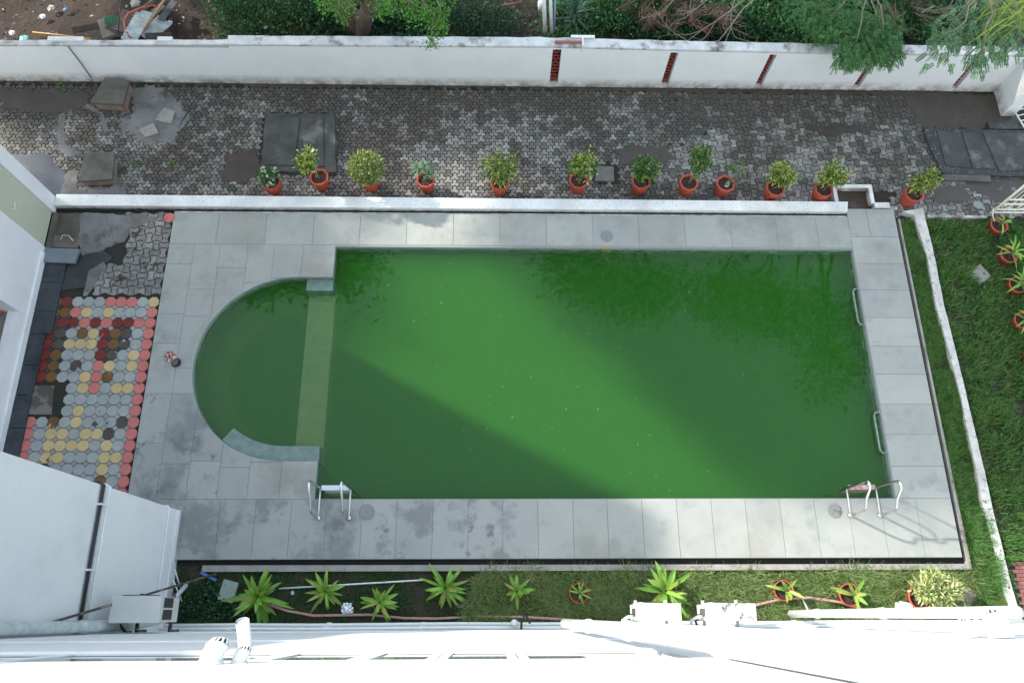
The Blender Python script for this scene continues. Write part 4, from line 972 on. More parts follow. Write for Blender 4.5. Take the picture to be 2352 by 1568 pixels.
# pale shrub in a pot
x, y = G(2098, 1372, ZB); t = empty('potted_shrub', (x, y, ZB)); tag(t, 'pot with a big pale cream variegated shrub in the sunny bed', 'potted shrub')
round_pot(t, .19, .24); branchy(t, [(((0, 0, .2), (.05, .05, .45), (.08, .1, .6)), .02, .01), (((.05, .05, .4), (.25, .05, .6)), .01, .006), (((.05, .05, .4), (-.1, .05, .55)), .01, .006)])
foliage('foliage', [(.0, .10, .52, .20, .15, .12), (.23, .05, .50, .2, .17, .12), (.36, .12, .45, .13, .12, .1), (.1, .27, .48, .14, .12, .1), (-.12, .12, .42, .12, .1, .08), (.12, -.08, .40, .12, .1, .1)], 1500, .10, .028, l_cream, t, 55, clump=.25)

# ---------------- concrete covers, slabs and blocks on the pavers
def block(name, D, z0, z1, mat, label, cat='cover', base=None, group=None, inset=.004, seed=1, amp=.004):
    P = [G(*d, z1) for d in D]
    t = empty(name, (P[0][0], P[0][1], z0)); tag(t, label, cat, group)
    Q = [(p[0] - P[0][0], p[1] - P[0][1]) for p in P][::-1]
    MB().prism(ragged(Q, amp, .07, seed), z1 - z0 - .055, z1 - z0, inset).build('lid', mat, t)
    if base: 
        cx_ = sum(q[0] for q in Q) / 4; cy_ = sum(q[1] for q in Q) / 4
        MB().prism([(cx_ + (a - cx_) * .9, cy_ + (b - cy_) * .9) for a, b in Q], 0, z1 - z0 - .056).build('brick_base', base, t)
    return t
block('drain_cover', [(240, 178), (297, 184), (282, 240), (207, 236)], ZP, .12, m_conc2, 'square concrete drain cover raised on bricks against the compound wall', base=m_brick_mortar, group='raised concrete drain covers')
block('drain_cover', [(196, 351), (262, 350), (258, 412), (178, 416)], ZP, .10, m_conc2, 'square concrete drain cover raised on bricks near the left building', base=m_brick_mortar, group='raised concrete drain covers')
block('loose_slab', [(376, 247), (402, 256), (392, 284), (355, 275)], ZP, ZP + .03, m_palecon, 'pale broken flat slab near the compound wall, farther of the two', 'slab')
block('loose_slab', [(353, 282), (364, 305), (334, 315), (318, 297)], ZP, ZP + .03, m_palecon, 'pale broken flat slab near the compound wall, nearer of the two', 'slab')
# double manhole with a black frame
P = [G(*d, .0) for d in ((606, 256), (770, 258), (772, 395), (595, 392))]
t = empty('manhole', (0, 0, 0)); tag(t, 'large black framed manhole with two concrete slabs behind the red pots', 'manhole')
MB().prism(ragged(P[::-1], .02, .1, 7), ZP, -.03, .03).build('surround', m_conc, t)
for D in (((630, 268), (688, 270), (676, 381), (607, 379)), ((692, 270), (742, 270), (744, 383), (680, 381))):
    q = [G(*d, -.02) for d in D]; MB().prism(q[::-1], -.06, -.012 + .002 * D[0][0] / 700, .01).build('slab', m_conc, t)
block('square_cover', [(1372, 381), (1409, 383), (1411, 416), (1366, 415)], ZP, ZP + .035, m_palecon, 'small grey square cover between two pots of the row', 'cover').children[0].data.materials[0] = M('grey_cover_concrete', (.17, .175, .165), .8, (.12, .125, .115), 6, bump=.3)
t = empty('manhole', (0, 0, 0)); tag(t, 'large dark manhole with three slabs at the right end of the pavers', 'manhole')
P = [G(*d, -.04) for d in ((2122, 292), (2400, 300), (2400, 405), (2268, 402), (2165, 395), (2140, 340))]; MB().prism(ragged(P[::-1], .02, .1, 9), ZP, -.06, .01).build('pebbled_surround', M('black_pebbled_concrete', (.035, .037, .038), .8, (.05, .052, .053), 8, layers=(((.35, .35, .34), 34, .60, .63, 2.),), bump=.5, bs=40), t)
for D in (((2152, 299), (2206, 303), (2232, 385), (2174, 380)), ((2210, 302), (2252, 304), (2288, 388), (2236, 386)), ((2258, 304), (2360, 306), (2380, 392), (2296, 391))):
    q = [G(*d, -.035) for d in D]; MB().prism(q[::-1], -.08, -.045, .01).build('slab', m_conc, t)
P = [G(*d, -.05) for d in ((2165, 398), (2278, 401), (2280, 416), (2160, 412))]; MB().prism(ragged(P[::-1], .015, .1, 3), ZP, -.07, .05).build('mortar_edge', m_conc2, t)
bx('cut_slab', m_conc, *(lambda a: (a[0], a[0] + 1.2))(G(2272, 296, -.06)), *(lambda a: (a[1], a[1] + .16))(G(2272, 296, -.06)), ZP, -.05); bpy.data.objects['cut_slab'].parent = t
for k, (px, py, r_, lab) in enumerate(((2247, 470, .10, 'pale octagonal stone on the pavers near the gate'), (2170, 497, .10, 'pale octagonal stone half under the thin white kerb'))):
    x, y = G(px, py, -.09); t = MB().prism([(x + r_ * math.cos(.39 + i * math.pi / 4), y + r_ * .9 * math.sin(.39 + i * math.pi / 4)) for i in range(8)], ZP, -.09 + k * .0, .04).build('octagonal_stone', M('grey_stone', (.27, .29, .29), .7, (.22, .24, .24), 9)); tag(t, lab, 'stone')
block('garden_slab', [(2252, 605), (2277, 634), (2252, 655), (2224, 628)], ZB, -.09, m_palecon, 'pale square stone slab lying in the lawn', 'slab')
block('garden_slab', [(2205, 1325), (2254, 1365), (2220, 1405), (2185, 1372)], ZB, -.08, M('sandy_slab', (.34, .30, .24), .9, (.26, .22, .17), 9, bump=.4), 'sandy square stone slab in the bottom right bed', 'slab')
block('grey_tile', [(514, 1329), (547, 1338), (533, 1385), (499, 1375)], ZB, -.02, M('speckled_green_tile', (.24, .30, .26), .7, (.30, .35, .33), 40), 'speckled grey green tile beside the largest strap leaved plant', 'tile')
sheet('bare_soil', m_soil, ragged([G(*d, ZB) for d in ((2330, 920), (2400, 915), (2400, 975), (2320, 950))][::-1], .06, .1, 3), ZB + .004)
# red brick paving, bottom right
bp_ = empty('brick_path'); tag(bp_, kind='structure')
MB().prism([G(*d, ZB) for d in ((2312, 1293), (2400, 1270), (2420, 1470), (2340, 1420))][::-1], ZB, ZB + .012).build('mortar', m_grout, bp_)
quad = [G(*d, ZB) for d in ((2314, 1294), (2400, 1272), (2420, 1465), (2342, 1415))]
for i in range(14):
    for j in range(24):
        x, y = 8.0 + i * .105 + (.05 if j % 2 else 0), -.3 + j * .06
        if inpoly(x, y, quad) and inpoly(x + .09, y + .04, quad): MB().box(x, x + .097, y, y + .053, ZB, ZB + .018).build('brick', m_brickpave, bp_)

# ---------------- cream gate at the right
def gate():
    x0, y0 = G(2274, 489, -.05); x0 += .02; t = empty('metal_gate', (x0, y0, -.06)); tag(t, 'cream painted metal gate leaf with scrolls at the right edge', 'gate')
    H = 1.0; W_ = 1.3
    MB().tube([(0, 0, 0), (0, 0, H)], .024, 8).build('post', m_cream, t)
    for z in (.03, .14, .34, .5, H): MB().tube([(0, 0, z), (W_, 0, z)], .018, 6).build('rail', m_cream, t)
    for i in range(1, 14): MB().tube([(i * .1, 0, .5 if i % 2 else .03), (i * .1, 0, H)], .009, 6).build('bar', m_cream, t)
    for i in range(4):
        c = (.16 + i * .3, 0, .24); MB().tube([(c[0] + .085 * math.cos(a * .45), .0, c[2] + .085 * math.sin(a * .45)) for a in range(15)], .01, 6, cap=False).build('scroll', m_cream, t)
gate()
x, y = G(2328, 250, 0)
t = empty('gate_corner', (x, y - .05, 0)); tag(t, 'tip of a cream metal grille by the far right corner wall', 'grille')
for i in range(4): MB().tube([(.03 * i, -.12 * i, .0), (.03 * i + .9, -.12 * i + .05, .35)], .014, 6).build('bar', m_cream, t)
MB().tube([(0, 0, 0), (.15, -.5, 0)], .016, 6).build('rail', m_cream, t)

# ---------------- air conditioners
def ac_unit(px0, px1, pyb, ztop, hgt, dep, label, side_louvre=False, cat='air conditioner'):
    x0, y0 = G(px0, pyb, ztop); x1 = G(px1, pyb, ztop)[0]; W_ = x1 - x0
    t = empty('air_conditioner', (x0, y0, ztop - hgt)); tag(t, label, cat, 'outdoor air conditioner units on the facade')
    MB().box(0, W_, 0, dep, 0, hgt - .012).build('casing', m_ac, t)
    MB().prism([(-.008, -.006), (W_ + .008, -.006), (W_ + .008, dep + .012), (W_ * .25, dep + .012), (W_ * .1, dep + .03), (-.008, dep + .02)], hgt - .012, hgt + .006, .01).build('top_panel', m_ac, t)
    MB().tube([(W_ * .36, dep, hgt * .5), (W_ * .36, dep + .02, hgt * .5)], hgt * .40, 24).build('fan_shroud', m_ac, t)
    f = MB()
    for k in range(6): rr = hgt * .38 * (k + 1) / 6; f.tube([(W_ * .36 + rr * math.cos(a * math.pi / 12), dep + .028, hgt * .5 + rr * math.sin(a * math.pi / 12)) for a in range(25)], .004, 4, cap=False)
    f.build('fan_grille', m_acd, t)
    g = MB()
    if side_louvre:
        for k in range(2):
            for i in range(22): g.box(W_ + .001, W_ + .008, .03 + k * dep * .48, .03 + k * dep * .48 + dep * .40, hgt * .55 + i * .013 - .12, hgt * .55 + i * .013 - .113)
    else:
        for i in range(10): g.box(-.004, -.001, .05, dep - .05, hgt * .3 + i * .03, hgt * .3 + i * .03 + .012)
    g.build('side_louvre', m_acd, t)
    for xx in (W_ * .14, W_ * .86):
        br = MB().box(xx - .018, xx + .018, -y0 - .2, dep + .06, -.04, -.004).box(xx - .018, xx + .018, -y0 - .2, -y0 - .16, -.3, -.04)
        br.build('bracket', m_pvc if not side_louvre else m_iron, t)
    MB().tube([(-.02, dep * .25, hgt * .6), (-.10, dep * .2, hgt * .62), (-.15, dep * .0, hgt * .4), (-.13, -.12, hgt * .2), (-.05, -y0 - .19, hgt * .1)], .022, 8).build('insulated_pipe', m_pvc, t, smooth=True)
    MB().tube([(-.02, dep * .35, hgt * .5), (-.07, dep * .3, hgt * .5), (-.08, dep * .0, hgt * .3), (-.02, -.12, hgt * .1), (.06, -y0 - .19, .05)], .018, 8).build('cable', m_cable, t, smooth=True)
    return t
ac_unit(1464, 1565, 1424, 1.35, .55, .21, 'clean white air conditioner unit in front of the sunlit strap leaved plant')
ac_unit(1626, 1738, 1424, 1.35, .55, .21, 'white air conditioner unit with dark stains on its top')
for o_ in list(bpy.data.objects):
    if o_.name == 'air_conditioner.001':
        for c_ in o_.children:
            if c_.name.startswith('top_panel'): c_.data.materials[0] = M('stained_ac_top', (.58, .58, .55), .6, (.48, .48, .46), 8, layers=(((.12, .11, .1), 9, .57, .64, 2.),))
ac_unit(250, 362, 1429, 2.3, .60, .30, 'air conditioner unit with a louvred side at the foot of the left wing', True)
# ---------------- things in the bed
def rod(name, a, b, r, mat, label, cat, n=8, extra=None):
    t = MB().tube([a, b], r, n).build(name, mat, smooth=True); return tag(t, label, cat)
def g3(px, py, z): x, y = G(px, py, z); return (x, y, z)
ya, za = FX(118, 1432, -5.0)
t = MB().tube([g3(495, 1318, -.06), (-4.99, ya + .02, za)], .017, 8).build('leaning_pole', m_iron); tag(t, 'long dark rusty pole leaning across the left wing', 'pole')
b = empty('scrub_brush', g3(480, 1323, -.05)); tag(b, 'blue and white scrubbing brush at the end of the leaning pole', 'brush')
MB().box(-.14, .14, -.02, .02, .01, .035).build('brush_back', M('blue_plastic', (.05, .16, .42), .5), b); MB().box(-.13, .13, -.018, .018, -.02, .009).build('bristles', m_pvc, b); b.rotation_euler = (0, 0, -.45)
rod('cut_pipe', g3(402, 1308, .25), g3(414, 1348, -.02), .010, m_pvc, 'thin white stick leaning in the corner by the left wing', 'stick')
rod('cut_pipe', g3(418, 1380, -.03), g3(398, 1332, .15), .010, m_pvc, 'short white stick crossing the grey pipe in the corner', 'stick')
rod('drain_pipe', g3(388, 1388, .35), g3(428, 1343, -.02), .035, m_pvcg, 'short thick grey pipe slanting from the corner of the left wing', 'pipe')
rod('white_pipe', g3(640, 1351, -.08), g3(975, 1331, -.07), .013, m_pvc, 'long thin white pipe lying across the bed', 'pipe')
hp = [(527, 1366), (560, 1374), (610, 1385), (660, 1402), (720, 1413), (780, 1412), (850, 1411), (930, 1419), (1000, 1420), (1100, 1415), (1200, 1416), (1300, 1422), (1380, 1430), (1450, 1434), (1540, 1434), (1620, 1428), (1680, 1410), (1740, 1388), (1800, 1374), (1860, 1372), (1930, 1382), (1985, 1400), (2030, 1418), (2060, 1432)]
t = MB().tube([g3(px, py, -.075 + .006 * math.sin(i * 1.7) + (.07 if px > 1100 else 0)) for i, (px, py) in enumerate(hp)], .021, 8).build('garden_hose', m_hose, smooth=True); tag(t, 'long faded pink hose winding along the bottom bed', 'hose')
rng = np.random.default_rng(4)
def lump(name, px, py, z, r, mat, label, cat, sq=.6, seed=1):
    bm = bmesh.new(); bmesh.ops.create_icosphere(bm, subdivisions=3, radius=r)
    for v in bm.verts: v.co *= 1 + .45 * pnoise(v.co * (3 / r) + Vector((seed, 0, 0)) * 3); v.co.z *= sq
    me = bpy.data.meshes.new(name); bm.to_mesh(me); bm.free(); me.materials.append(mat); x, y = G(px, py, z); return tag(link(name, me, None, (x, y, z)), label, cat)
lump('foil_ball', 797, 1398, -.07, .095, m_foil, 'crumpled sheet of silver foil between two strap leaved plants', 'foil', .5)
lump('white_litter', 672, 1361, -.1, .03, m_pvc, 'small crumpled white scrap near the left end of the thin pipe', 'litter')
def bottle(px, py, rz, label):
    x, y = G(px, py, -.08); t = empty('green_bottle', (x, y, -.08), rz); tag(t, label, 'bottle', 'green bottles in the bed')
    prof = [(0, .0), (.0, .03), (.09, .033), (.11, .03), (.14, .014), (.17, .013)]
    MB().tube([(p, 0, 0) for p, _ in prof], [max(r_, .001) for _, r_ in prof], 12).build('body', m_bottle, t, smooth=True)
    MB().tube([(.165, 0, 0), (.185, 0, 0)], .016, 10).build('cap', m_bottle, t)
bottle(718, 1404, .9, 'green plastic bottle under the yellowing strap leaved plant, left of two'); bottle(748, 1405, 1.4, 'green plastic bottle under the yellowing strap leaved plant, right of two')
bottle(938, 1400, -.9, 'green plastic bottle lying alone above the hose'); bottle(1160, 1414, .4, 'green plastic bottle lying against the hose in the middle of the bed')
rod('white_stick', g3(1843, 1375, .1), g3(1862, 1412, .3), .012, m_pvc, 'thin white stick below the hose near the sparse potted plant', 'stick')
b = empty('broken_panel', g3(2068, 1398, 0)); tag(b, 'broken white panel resting on a brown board by the downpipe', 'panel')
MB().prism([(-.12, -.12), (.13, -.12), (.10, .06), (-.06, .10)], .0, .03).build('white_panel', m_pvc, b); MB().prism([(-.02, -.02), (.16, -.06), (.17, .08), (-.02, .12)], .04, .07).build('white_panel', m_pvc, b)
MB().prism([(.0, -.24), (.26, -.24), (.20, -.06), (.02, -.05)], -.06, -.03).build('brown_board', M('brown_board', (.25, .17, .11), .8), b)
# porch things
x, y = G(4, 716, .33); t = empty('plastic_basin', (x - .1, y, .33)); tag(t, 'orange plastic tub on the terrazzo porch floor', 'tub')
MB().tube([(0, 0, 0), (0, 0, .02), (.0, 0, .16)], [.10, .12, .15], 20).build('tub_body', M('orange_plastic', (.6, .17, .06), .4), t, smooth=True)
x, y = G(-14, 800, .33); t = empty('round_stool', (x, y, .3)); tag(t, 'pale round stool on the terrazzo porch floor', 'stool')
MB().tube([(0, 0, .3), (0, 0, .33)], .19, 28).build('seat', m_pvcg, t)
for a in range(4): MB().tube([(.12 * math.cos(a * 1.57), .12 * math.sin(a * 1.57), 0), (.1 * math.cos(a * 1.57), .1 * math.sin(a * 1.57), .3)], .02, 8).build('leg', m_pvcg, t)

# ================================================================== GRASS
GHOLES = [[G(*d, ZB) for d in q_] for q_ in (((2248, 608), (2274, 634), (2252, 652), (2228, 630)), ((2205, 1328), (2251, 1366), (2220, 1402), (2188, 1372)), ((2330, 920), (2400, 915), (2400, 975), (2322, 950)), ((2314, 1294), (2400, 1272), (2420, 1465), (2342, 1415)))]
def grass(name, polys, n, mat, hmin, hmax, seed, label=None, z=ZB, wid=.008, lean=.7, dens=None):
    r = np.random.default_rng(seed); P = []
    xs = [p[0] for pl in polys for p in pl]; ys = [p[1] for pl in polys for p in pl]
    pts = np.column_stack([r.uniform(min(xs), max(xs), n * 3), r.uniform(min(ys), max(ys), n * 3)])
    keep = np.zeros(len(pts), bool)
    for pl in polys:
        c = np.zeros(len(pts), bool); m_ = len(pl)
        for i in range(m_):
            x1, y1 = pl[i]; x2, y2 = pl[(i + 1) % m_]
            cond = (y1 > pts[:, 1]) != (y2 > pts[:, 1])
            with np.errstate(divide='ignore', invalid='ignore'): xi = (x2 - x1) * (pts[:, 1] - y1) / (y2 - y1) + x1
            c ^= cond & (pts[:, 0] < xi)
        keep |= c
    for pl in GHOLES:
        for i in np.nonzero(keep)[0]:
            x_, y_ = pts[i]
            if abs(x_ - pl[0][0]) < 1.3 and abs(y_ - pl[0][1]) < 1.5 and inpoly(x_, y_, pl): keep[i] = False
    pts = pts[keep]
    # tufts: patchy density and height
    k = np.array([pnoise(Vector((a * 2.3 + seed, b * 2.3, 0))) * .6 + pnoise(Vector((a * 7 + seed, b * 7, 3))) * .5 for a, b in pts])
    sel = r.random(len(pts)) < np.clip(.62 + k * (dens or 1.0), 0.04, 1); pts = pts[sel][:n]; k = k[sel][:n]
    m_ = len(pts); h = (hmin + (hmax - hmin) * r.random(m_)) * (1 + .7 * np.clip(k, -.6, 1)); az = r.uniform(0, 6.28, m_)
    ln = lean * h * r.uniform(.3, 1.3, m_); b0 = np.column_stack([pts, np.full(m_, z)])
    tip = b0 + np.column_stack([np.cos(az) * ln, np.sin(az) * ln, h]); mid = b0 + np.column_stack([np.cos(az) * ln * .35, np.sin(az) * ln * .35, h * .6])
    s_ = np.column_stack([-np.sin(az), np.cos(az), np.zeros(m_)]) * wid * .5
    V = np.stack([b0 - s_, b0 + s_, mid + s_ * .9, mid - s_ * .9, tip + s_ * .2, tip - s_ * .2], 1).reshape(-1, 3)
    o_ = np.arange(m_)[:, None] * 6; Q = np.concatenate([o_ + [0, 1, 2, 3], o_ + [3, 2, 4, 5]])
    o = fast(name, V, Q, mat); tag(o, label, name.replace('_', ' '), kind='stuff'); return o
strip = [(7.655, .78), (8.14, .78), (8.10, 3.2), (8.0, 6.6), (7.98, 6.98), (7.64, 6.98), (7.635, 4), (7.645, 2)]
lawnp = [(8.26, 1.0), (8.30, -.1), (8.6, -.1), (8.6, .75), (13.5, .75), (13.5, 6.98), (8.17, 6.98), (8.15, 6), (8.22, 3.2)]
bedr = [(-.6, -.14), (8.08, -.14), (8.1, .0), (8.12, .76), (7.7, .64), (-.2, .70)]
bedl = [(-5.0, -.14), (-.4, -.14), (0, .68), (-4.6, .72), (-5.0, .8)]
brick_hole = quad
grass('grass_in_strip', [strip], 42000, l_grass, .04, .10, 1, 'short green grass in the strip between deck and kerb', wid=.008)
grass('lawn_grass', [lawnp], 85000, l_grass, .05, .14, 2, 'uneven green lawn grass right of the kerb', wid=.010)
grass('bed_grass', [bedr], 42000, l_grassdry, .05, .13, 3, 'tangled sunlit grass in the bottom bed', wid=.009, lean=1.3)
grass('sparse_bed_grass', [bedl], 9000, l_weed, .02, .06, 4, 'thin dark grass in the shaded left part of the bed', wid=.010, dens=1.4)
grass('corner_grass', [[(7.7, -.14), (8.07, -.1), (8.12, 1.6), (7.70, 1.6)]], 7000, l_grass, .08, .18, 5, 'long grass in the lower right corner of the bed', wid=.010)
# weeds: broad leaves scattered in lawn and beds
def weeds(name, poly, n, seed, mat, label, L=.05, W=.04, z=.06):
    r = np.random.default_rng(seed); P = []
    xs = [p[0] for p in poly]; ys = [p[1] for p in poly]
    while len(P) < n:
        cx_, cy_ = r.uniform(min(xs), max(xs)), r.uniform(min(ys), max(ys))
        if not inpoly(cx_, cy_, poly): continue
        for k in range(int(r.integers(8, 40))): P.append((cx_ + r.normal() * .09, cy_ + r.normal() * .09, ZB + abs(r.normal()) * z))
    P = np.array(P[:n]); P[:, 1] = np.clip(P[:, 1], min(ys), max(ys)); D = unit(r.normal(size=(n, 3)) * np.array([1, 1, .4])); V, Q = leafquads(P, D, L * r.uniform(.6, 1.3, n), W * r.uniform(.6, 1.3, n), r)
    tag(fast(name, V, Q, mat), label, 'weeds', kind='stuff')
weeds('lawn_weeds', lawnp, 9000, 6, l_weed, 'broad leaved weeds growing through the lawn')
weeds('bed_weeds', [(-5.0, -.12), (-3.7, -.12), (-3.9, .35), (-5.0, .5)], 1600, 7, l_dark, 'dark creeping weeds at the foot of the left wing', .045, .04)
weeds('bed_weeds_sunny', [(3.2, -.1), (8.1, -.1), (8.1, .6), (3.2, .6)], 2600, 8, l_grass, 'bright green weeds in the sunny part of the bed', .05, .03)

# fallen leaves and specks: on the pavers, the deck and the water
def litter(name, x0, x1, y0, y1, z, n, seed, mat, label, L=.02, cond=None):
    r = np.random.default_rng(seed); P = np.column_stack([r.uniform(x0, x1, n), r.uniform(y0, y1, n), np.full(n, z)])
    if cond is not None: P = P[[cond(*p[:2]) for p in P]]
    n = len(P); a = r.uniform(0, 6.28, n); D = np.column_stack([np.cos(a), np.sin(a), np.zeros(n)]); S = np.column_stack([-np.sin(a), np.cos(a), np.zeros(n)]); l = (L * r.uniform(.4, 1.5, n))[:, None]
    lift = np.array([0, 0, .004]); V = np.stack([P, P + D * l * .5 + S * l * .28 + lift, P + D * l, P + D * l * .5 - S * l * .28 + lift], 1).reshape(-1, 3)
    tag(fast(name, V, np.arange(4 * n).reshape(n, 4), mat), label, 'litter', kind='stuff')
l_speck = leafmat('floating_speck', [(.35, .42, .25), (.35, .33, .15), (.5, .55, .45)], .8, 0)
litter('floating_specks', PX0 + .1, PX1 - .1, PY0 + .1, PY1 - .1, ZW + .001, 200, 3, l_speck, 'tiny pale specks floating on the green water', .015)
litter('floating_specks_cluster', -1.2, 1.5, 2.6, 4.2, ZW + .0012, 26, 5, l_speck, 'cluster of pale specks floating in mid pool', .016)
litter('paver_litter', -9.5, 10, 7.5, 9.9, ZP + .012, 900, 6, l_litter, 'tiny fallen leaves scattered over the grey pavers', .018)
litter('deck_litter', -5.8, 7.4, .9, 7.0, .002, 90, 7, leafmat('dark_deck_bit', [(.12, .1, .08), (.3, .25, .15)], .8, 0), 'few dark bits of debris on the grey deck', .02, lambda x, y: not (PX0 - .05 < x < PX1 + .05 and PY0 - .05 < y < PY1 + .05) and (x - AC[0]) ** 2 + (y - AC[1]) ** 2 > 1.75 ** 2 and not (-3.6 < x < -2.8 and 2.3 < y < 5.8))
for k, (px, py, L) in enumerate(((1988, 290, .09), (1985, 303, .07), (2035, 435, .09))):
    x, y = G(px, py, ZP); t = empty('fallen_leaf', (x, y, ZP + .01), k * 1.9)
    tag(t, ('yellow fallen leaf on the dark dirt of the pavers', 'small curled yellow leaf beside the larger yellow one', 'orange brown fallen leaf near the rightmost pots')[k], 'leaf')
    MB().add([(0, 0, 0), (L * .4, L * .22, .015), (L, 0, .005), (L * .4, -L * .22, .012)], [(0, 1, 2), (0, 2, 3)]).build('leaf_blade', l_litter, t)

# ================================================================== BEYOND THE WALL
ZG = -.28
def bush(px, py, blobs, n, L, W, mat, label, seed, name='bush', cat='bush', z=ZG, clump=.3):
    x, y = G(px, py, z); t = empty(name, (x, y, z)); tag(t, label, cat, 'bushes beyond the compound wall')
    r = random.Random(seed); lst = []
    for b_ in blobs[:4]: lst.append((((0, 0, 0), (b_[0] * .5, b_[1] * .5, b_[2] * .6), (b_[0], b_[1], b_[2])), .02, .006))
    branchy(t, lst, m_bark)
    o = foliage('foliage', blobs, n, L, W, mat, t, seed, .5, clump=clump); return t
bush(560, 60, [(0, 0, .3, .55, .5, .4), (.5, -.2, .25, .5, .4, .35), (-.2, .6, .5, .6, .6, .5)], 5200, .07, .035, l_bush, 'loose green bush at the edge of the bare reddish soil', 1)
bush(690, 50, [(0, 0, .45, .6, .5, .5), (.6, .1, .35, .5, .5, .4), (0, .7, .6, .7, .6, .5)], 5600, .07, .035, l_bush, 'green bush left of the thick tree trunk', 2)
bush(905, 60, [(0, 0, .3, .6, .4, .35), (.7, .1, .3, .6, .4, .35)], 4200, .07, .035, l_dark, 'dark green bush right of the thick tree trunk', 3)
bush(1075, 55, [(0, 0, .3, .5, .4, .35), (.5, -.1, .25, .5, .35, .3)], 3000, .06, .03, l_dark, 'low dark bush before the bare dark soil', 4)
bush(1400, 50, [(0, 0, .45, .6, .5, .45), (.7, .1, .4, .7, .5, .4), (.2, .6, .5, .8, .6, .5)], 7000, .06, .04, l_bush, 'leafy creeper covered bush between the agave and the dead fronds', 5)
bush(1560, 80, [(0, 0, .25, .8, .3, .3), (.9, 0, .3, .6, .3, .3)], 4200, .06, .045, l_dark, 'creeper with rounded leaves below the dead fronds', 6)
bush(1760, 45, [(0, 0, .5, .8, .6, .6), (.8, 0, .5, .8, .6, .6), (.3, .8, .7, 1, .7, .6)], 11000, .065, .035, l_bush, 'dense green bush under the dead grey branches', 7)
bush(1910, 20, [(0, 0, .6, .7, .5, .6), (.8, .3, .7, .8, .7, .7)], 6000, .06, .03, l_dark, 'dark bush behind the overhanging feathery tree', 8)
bush(2180, 20, [(0, 0, .5, .9, .6, .5), (1.2, .1, .6, .9, .6, .6)], 5200, .06, .03, l_dark, 'deep shaded bush in the far right corner', 9)
for nm, (xa_, xb_), cnt, mt_, lab_ in (('undergrowth', (-3.9, -.9), 16000, l_dark, 'low dark undergrowth round the thick trunk'), ('undergrowth', (.9, 10.5), 52000, l_bush, 'dense creeping undergrowth beyond the right half of the wall'), ('undergrowth', (-.9, .9), 1500, l_dark, 'few low plants on the dark bare soil')):
    rg = np.random.default_rng(cnt); P_ = np.column_stack([rg.uniform(xa_, xb_, cnt), rg.uniform(10.3, 13.0, cnt), np.zeros(cnt)])
    hh = np.array([pnoise(Vector((a * 1.3, b * 1.3, 2))) + .5 * pnoise(Vector((a * 4, b * 4, 7))) for a, b in P_[:, :2]]); P_[:, 2] = ZG + .05 + np.clip(.22 + .35 * hh, 0, .6) * rg.random(cnt) ** .5
    P_ = P_[rg.random(cnt) < np.clip(.75 + hh * 1.2, .1, 1)]; n_ = len(P_); D_ = unit(rg.normal(size=(n_, 3)) * np.array([1, 1, .5])); V_, Q_ = leafquads(P_, D_, .065 * rg.uniform(.5, 1.4, n_), .045 * rg.uniform(.5, 1.4, n_), rg)
    tag(fast(nm, V_, Q_, mt_), lab_, 'undergrowth', kind='stuff')
# thick trunk tree with crown above the frame, throwing the broad shade
def limb(b, a, c, r0, r1, seed, n=6, wob=.06):
    pts = curve_pts(a, c, (0, 0, .1), n, seed, wob); b.tube(pts, [r0 + (r1 - r0) * i / n for i in range(n + 1)], 8)
def hang(name, base, tip, n, mat, parent, seed, L=.05, W=.025, spread=.10):
    """leafy hanging branch"""
    r = np.random.default_rng(seed); a = np.array(base); b = np.array(tip); t_ = r.random((n, 1)); P = a + (b - a) * t_ + r.normal(size=(n, 3)) * spread * (1.25 - t_ * .8)
    P[:, 2] -= (t_[:, 0] * (1 - t_[:, 0])) * .2
    D = unit(r.normal(size=(n, 3)) + (b - a) * .5); V, Q = leafquads(P, D, L * r.uniform(.6, 1.3, n), W * r.uniform(.6, 1.3, n), r, .2); return V, Q
def shade_tree(loc, crown, n, label, seed, group='tall trees beyond the compound wall', mat=l_bush, r0=.2, L=.16, W=.09, extra=None):
    t = empty('tree', loc); tag(t, label, 'tree', group); b = MB()
    zc = min(c[2] for c in crown)
    top = Vector((sum(c[0] for c in crown) / len(crown), sum(c[1] for c in crown) / len(crown), zc)) - Vector(loc)
    fork = Vector((top.x * .25, top.y * .25, top.z * .45))
    limb(b, (0, 0, -.1), fork, r0, r0 * .7, seed)
    for i, c in enumerate(crown):
        q = Vector(c[:3]) - Vector(loc); limb(b, fork, q, r0 * .45, r0 * .12, seed + i, 7, .12)
    b.build('trunk', m_bark, t, smooth=True)
    bl = [(c[0] - loc[0], c[1] - loc[1], c[2] - loc[2], *c[3:]) for c in crown]
    foliage('crown', bl, n, L, W, mat, t, seed, .35, clump=.35)
    return t
cA, sA, tE = math.cos(SUN_AZ), math.sin(SUN_AZ), math.tan(SUN_EL)
def at_shade(gx, gy, z): return (gx - cA * z / tE, gy - sA * z / tE, z)      # point at height z whose shadow falls on (gx, gy)
tx, ty = G(840, 78, ZG)
SH1 = [(1.9, 6.5, 6.5), (4.3, 3.7, 6.9), (2.3, 5.6, 6.6), (3.6, 4.5, 6.6), (3.0, 6.6, 6.8), (5.0, 4.4, 7.2), (4.4, 6.2, 7.4), (6.0, 3.4, 7.6), (6.0, 5.4, 7.8), (5.0, 3.0, 7.6)]
SH2 = [(6.2, 6.8, 8.2), (6.4, 2.9, 8.3), (7.2, 6.4, 8.4), (7.4, 4.4, 8.6), (8.6, 5.4, 8.8), (7.0, 3.1, 8.2), (8.8, 3.6, 9.0), (9.6, 6.2, 9.0), (10.2, 4.2, 9.2), (10.0, 2.4, 9.0), (8.2, 7.6, 8.6)]
def crownlist(sh, rx, ry, rz): return [(*at_shade(*s_), rx, ry, rz) for s_ in sh]
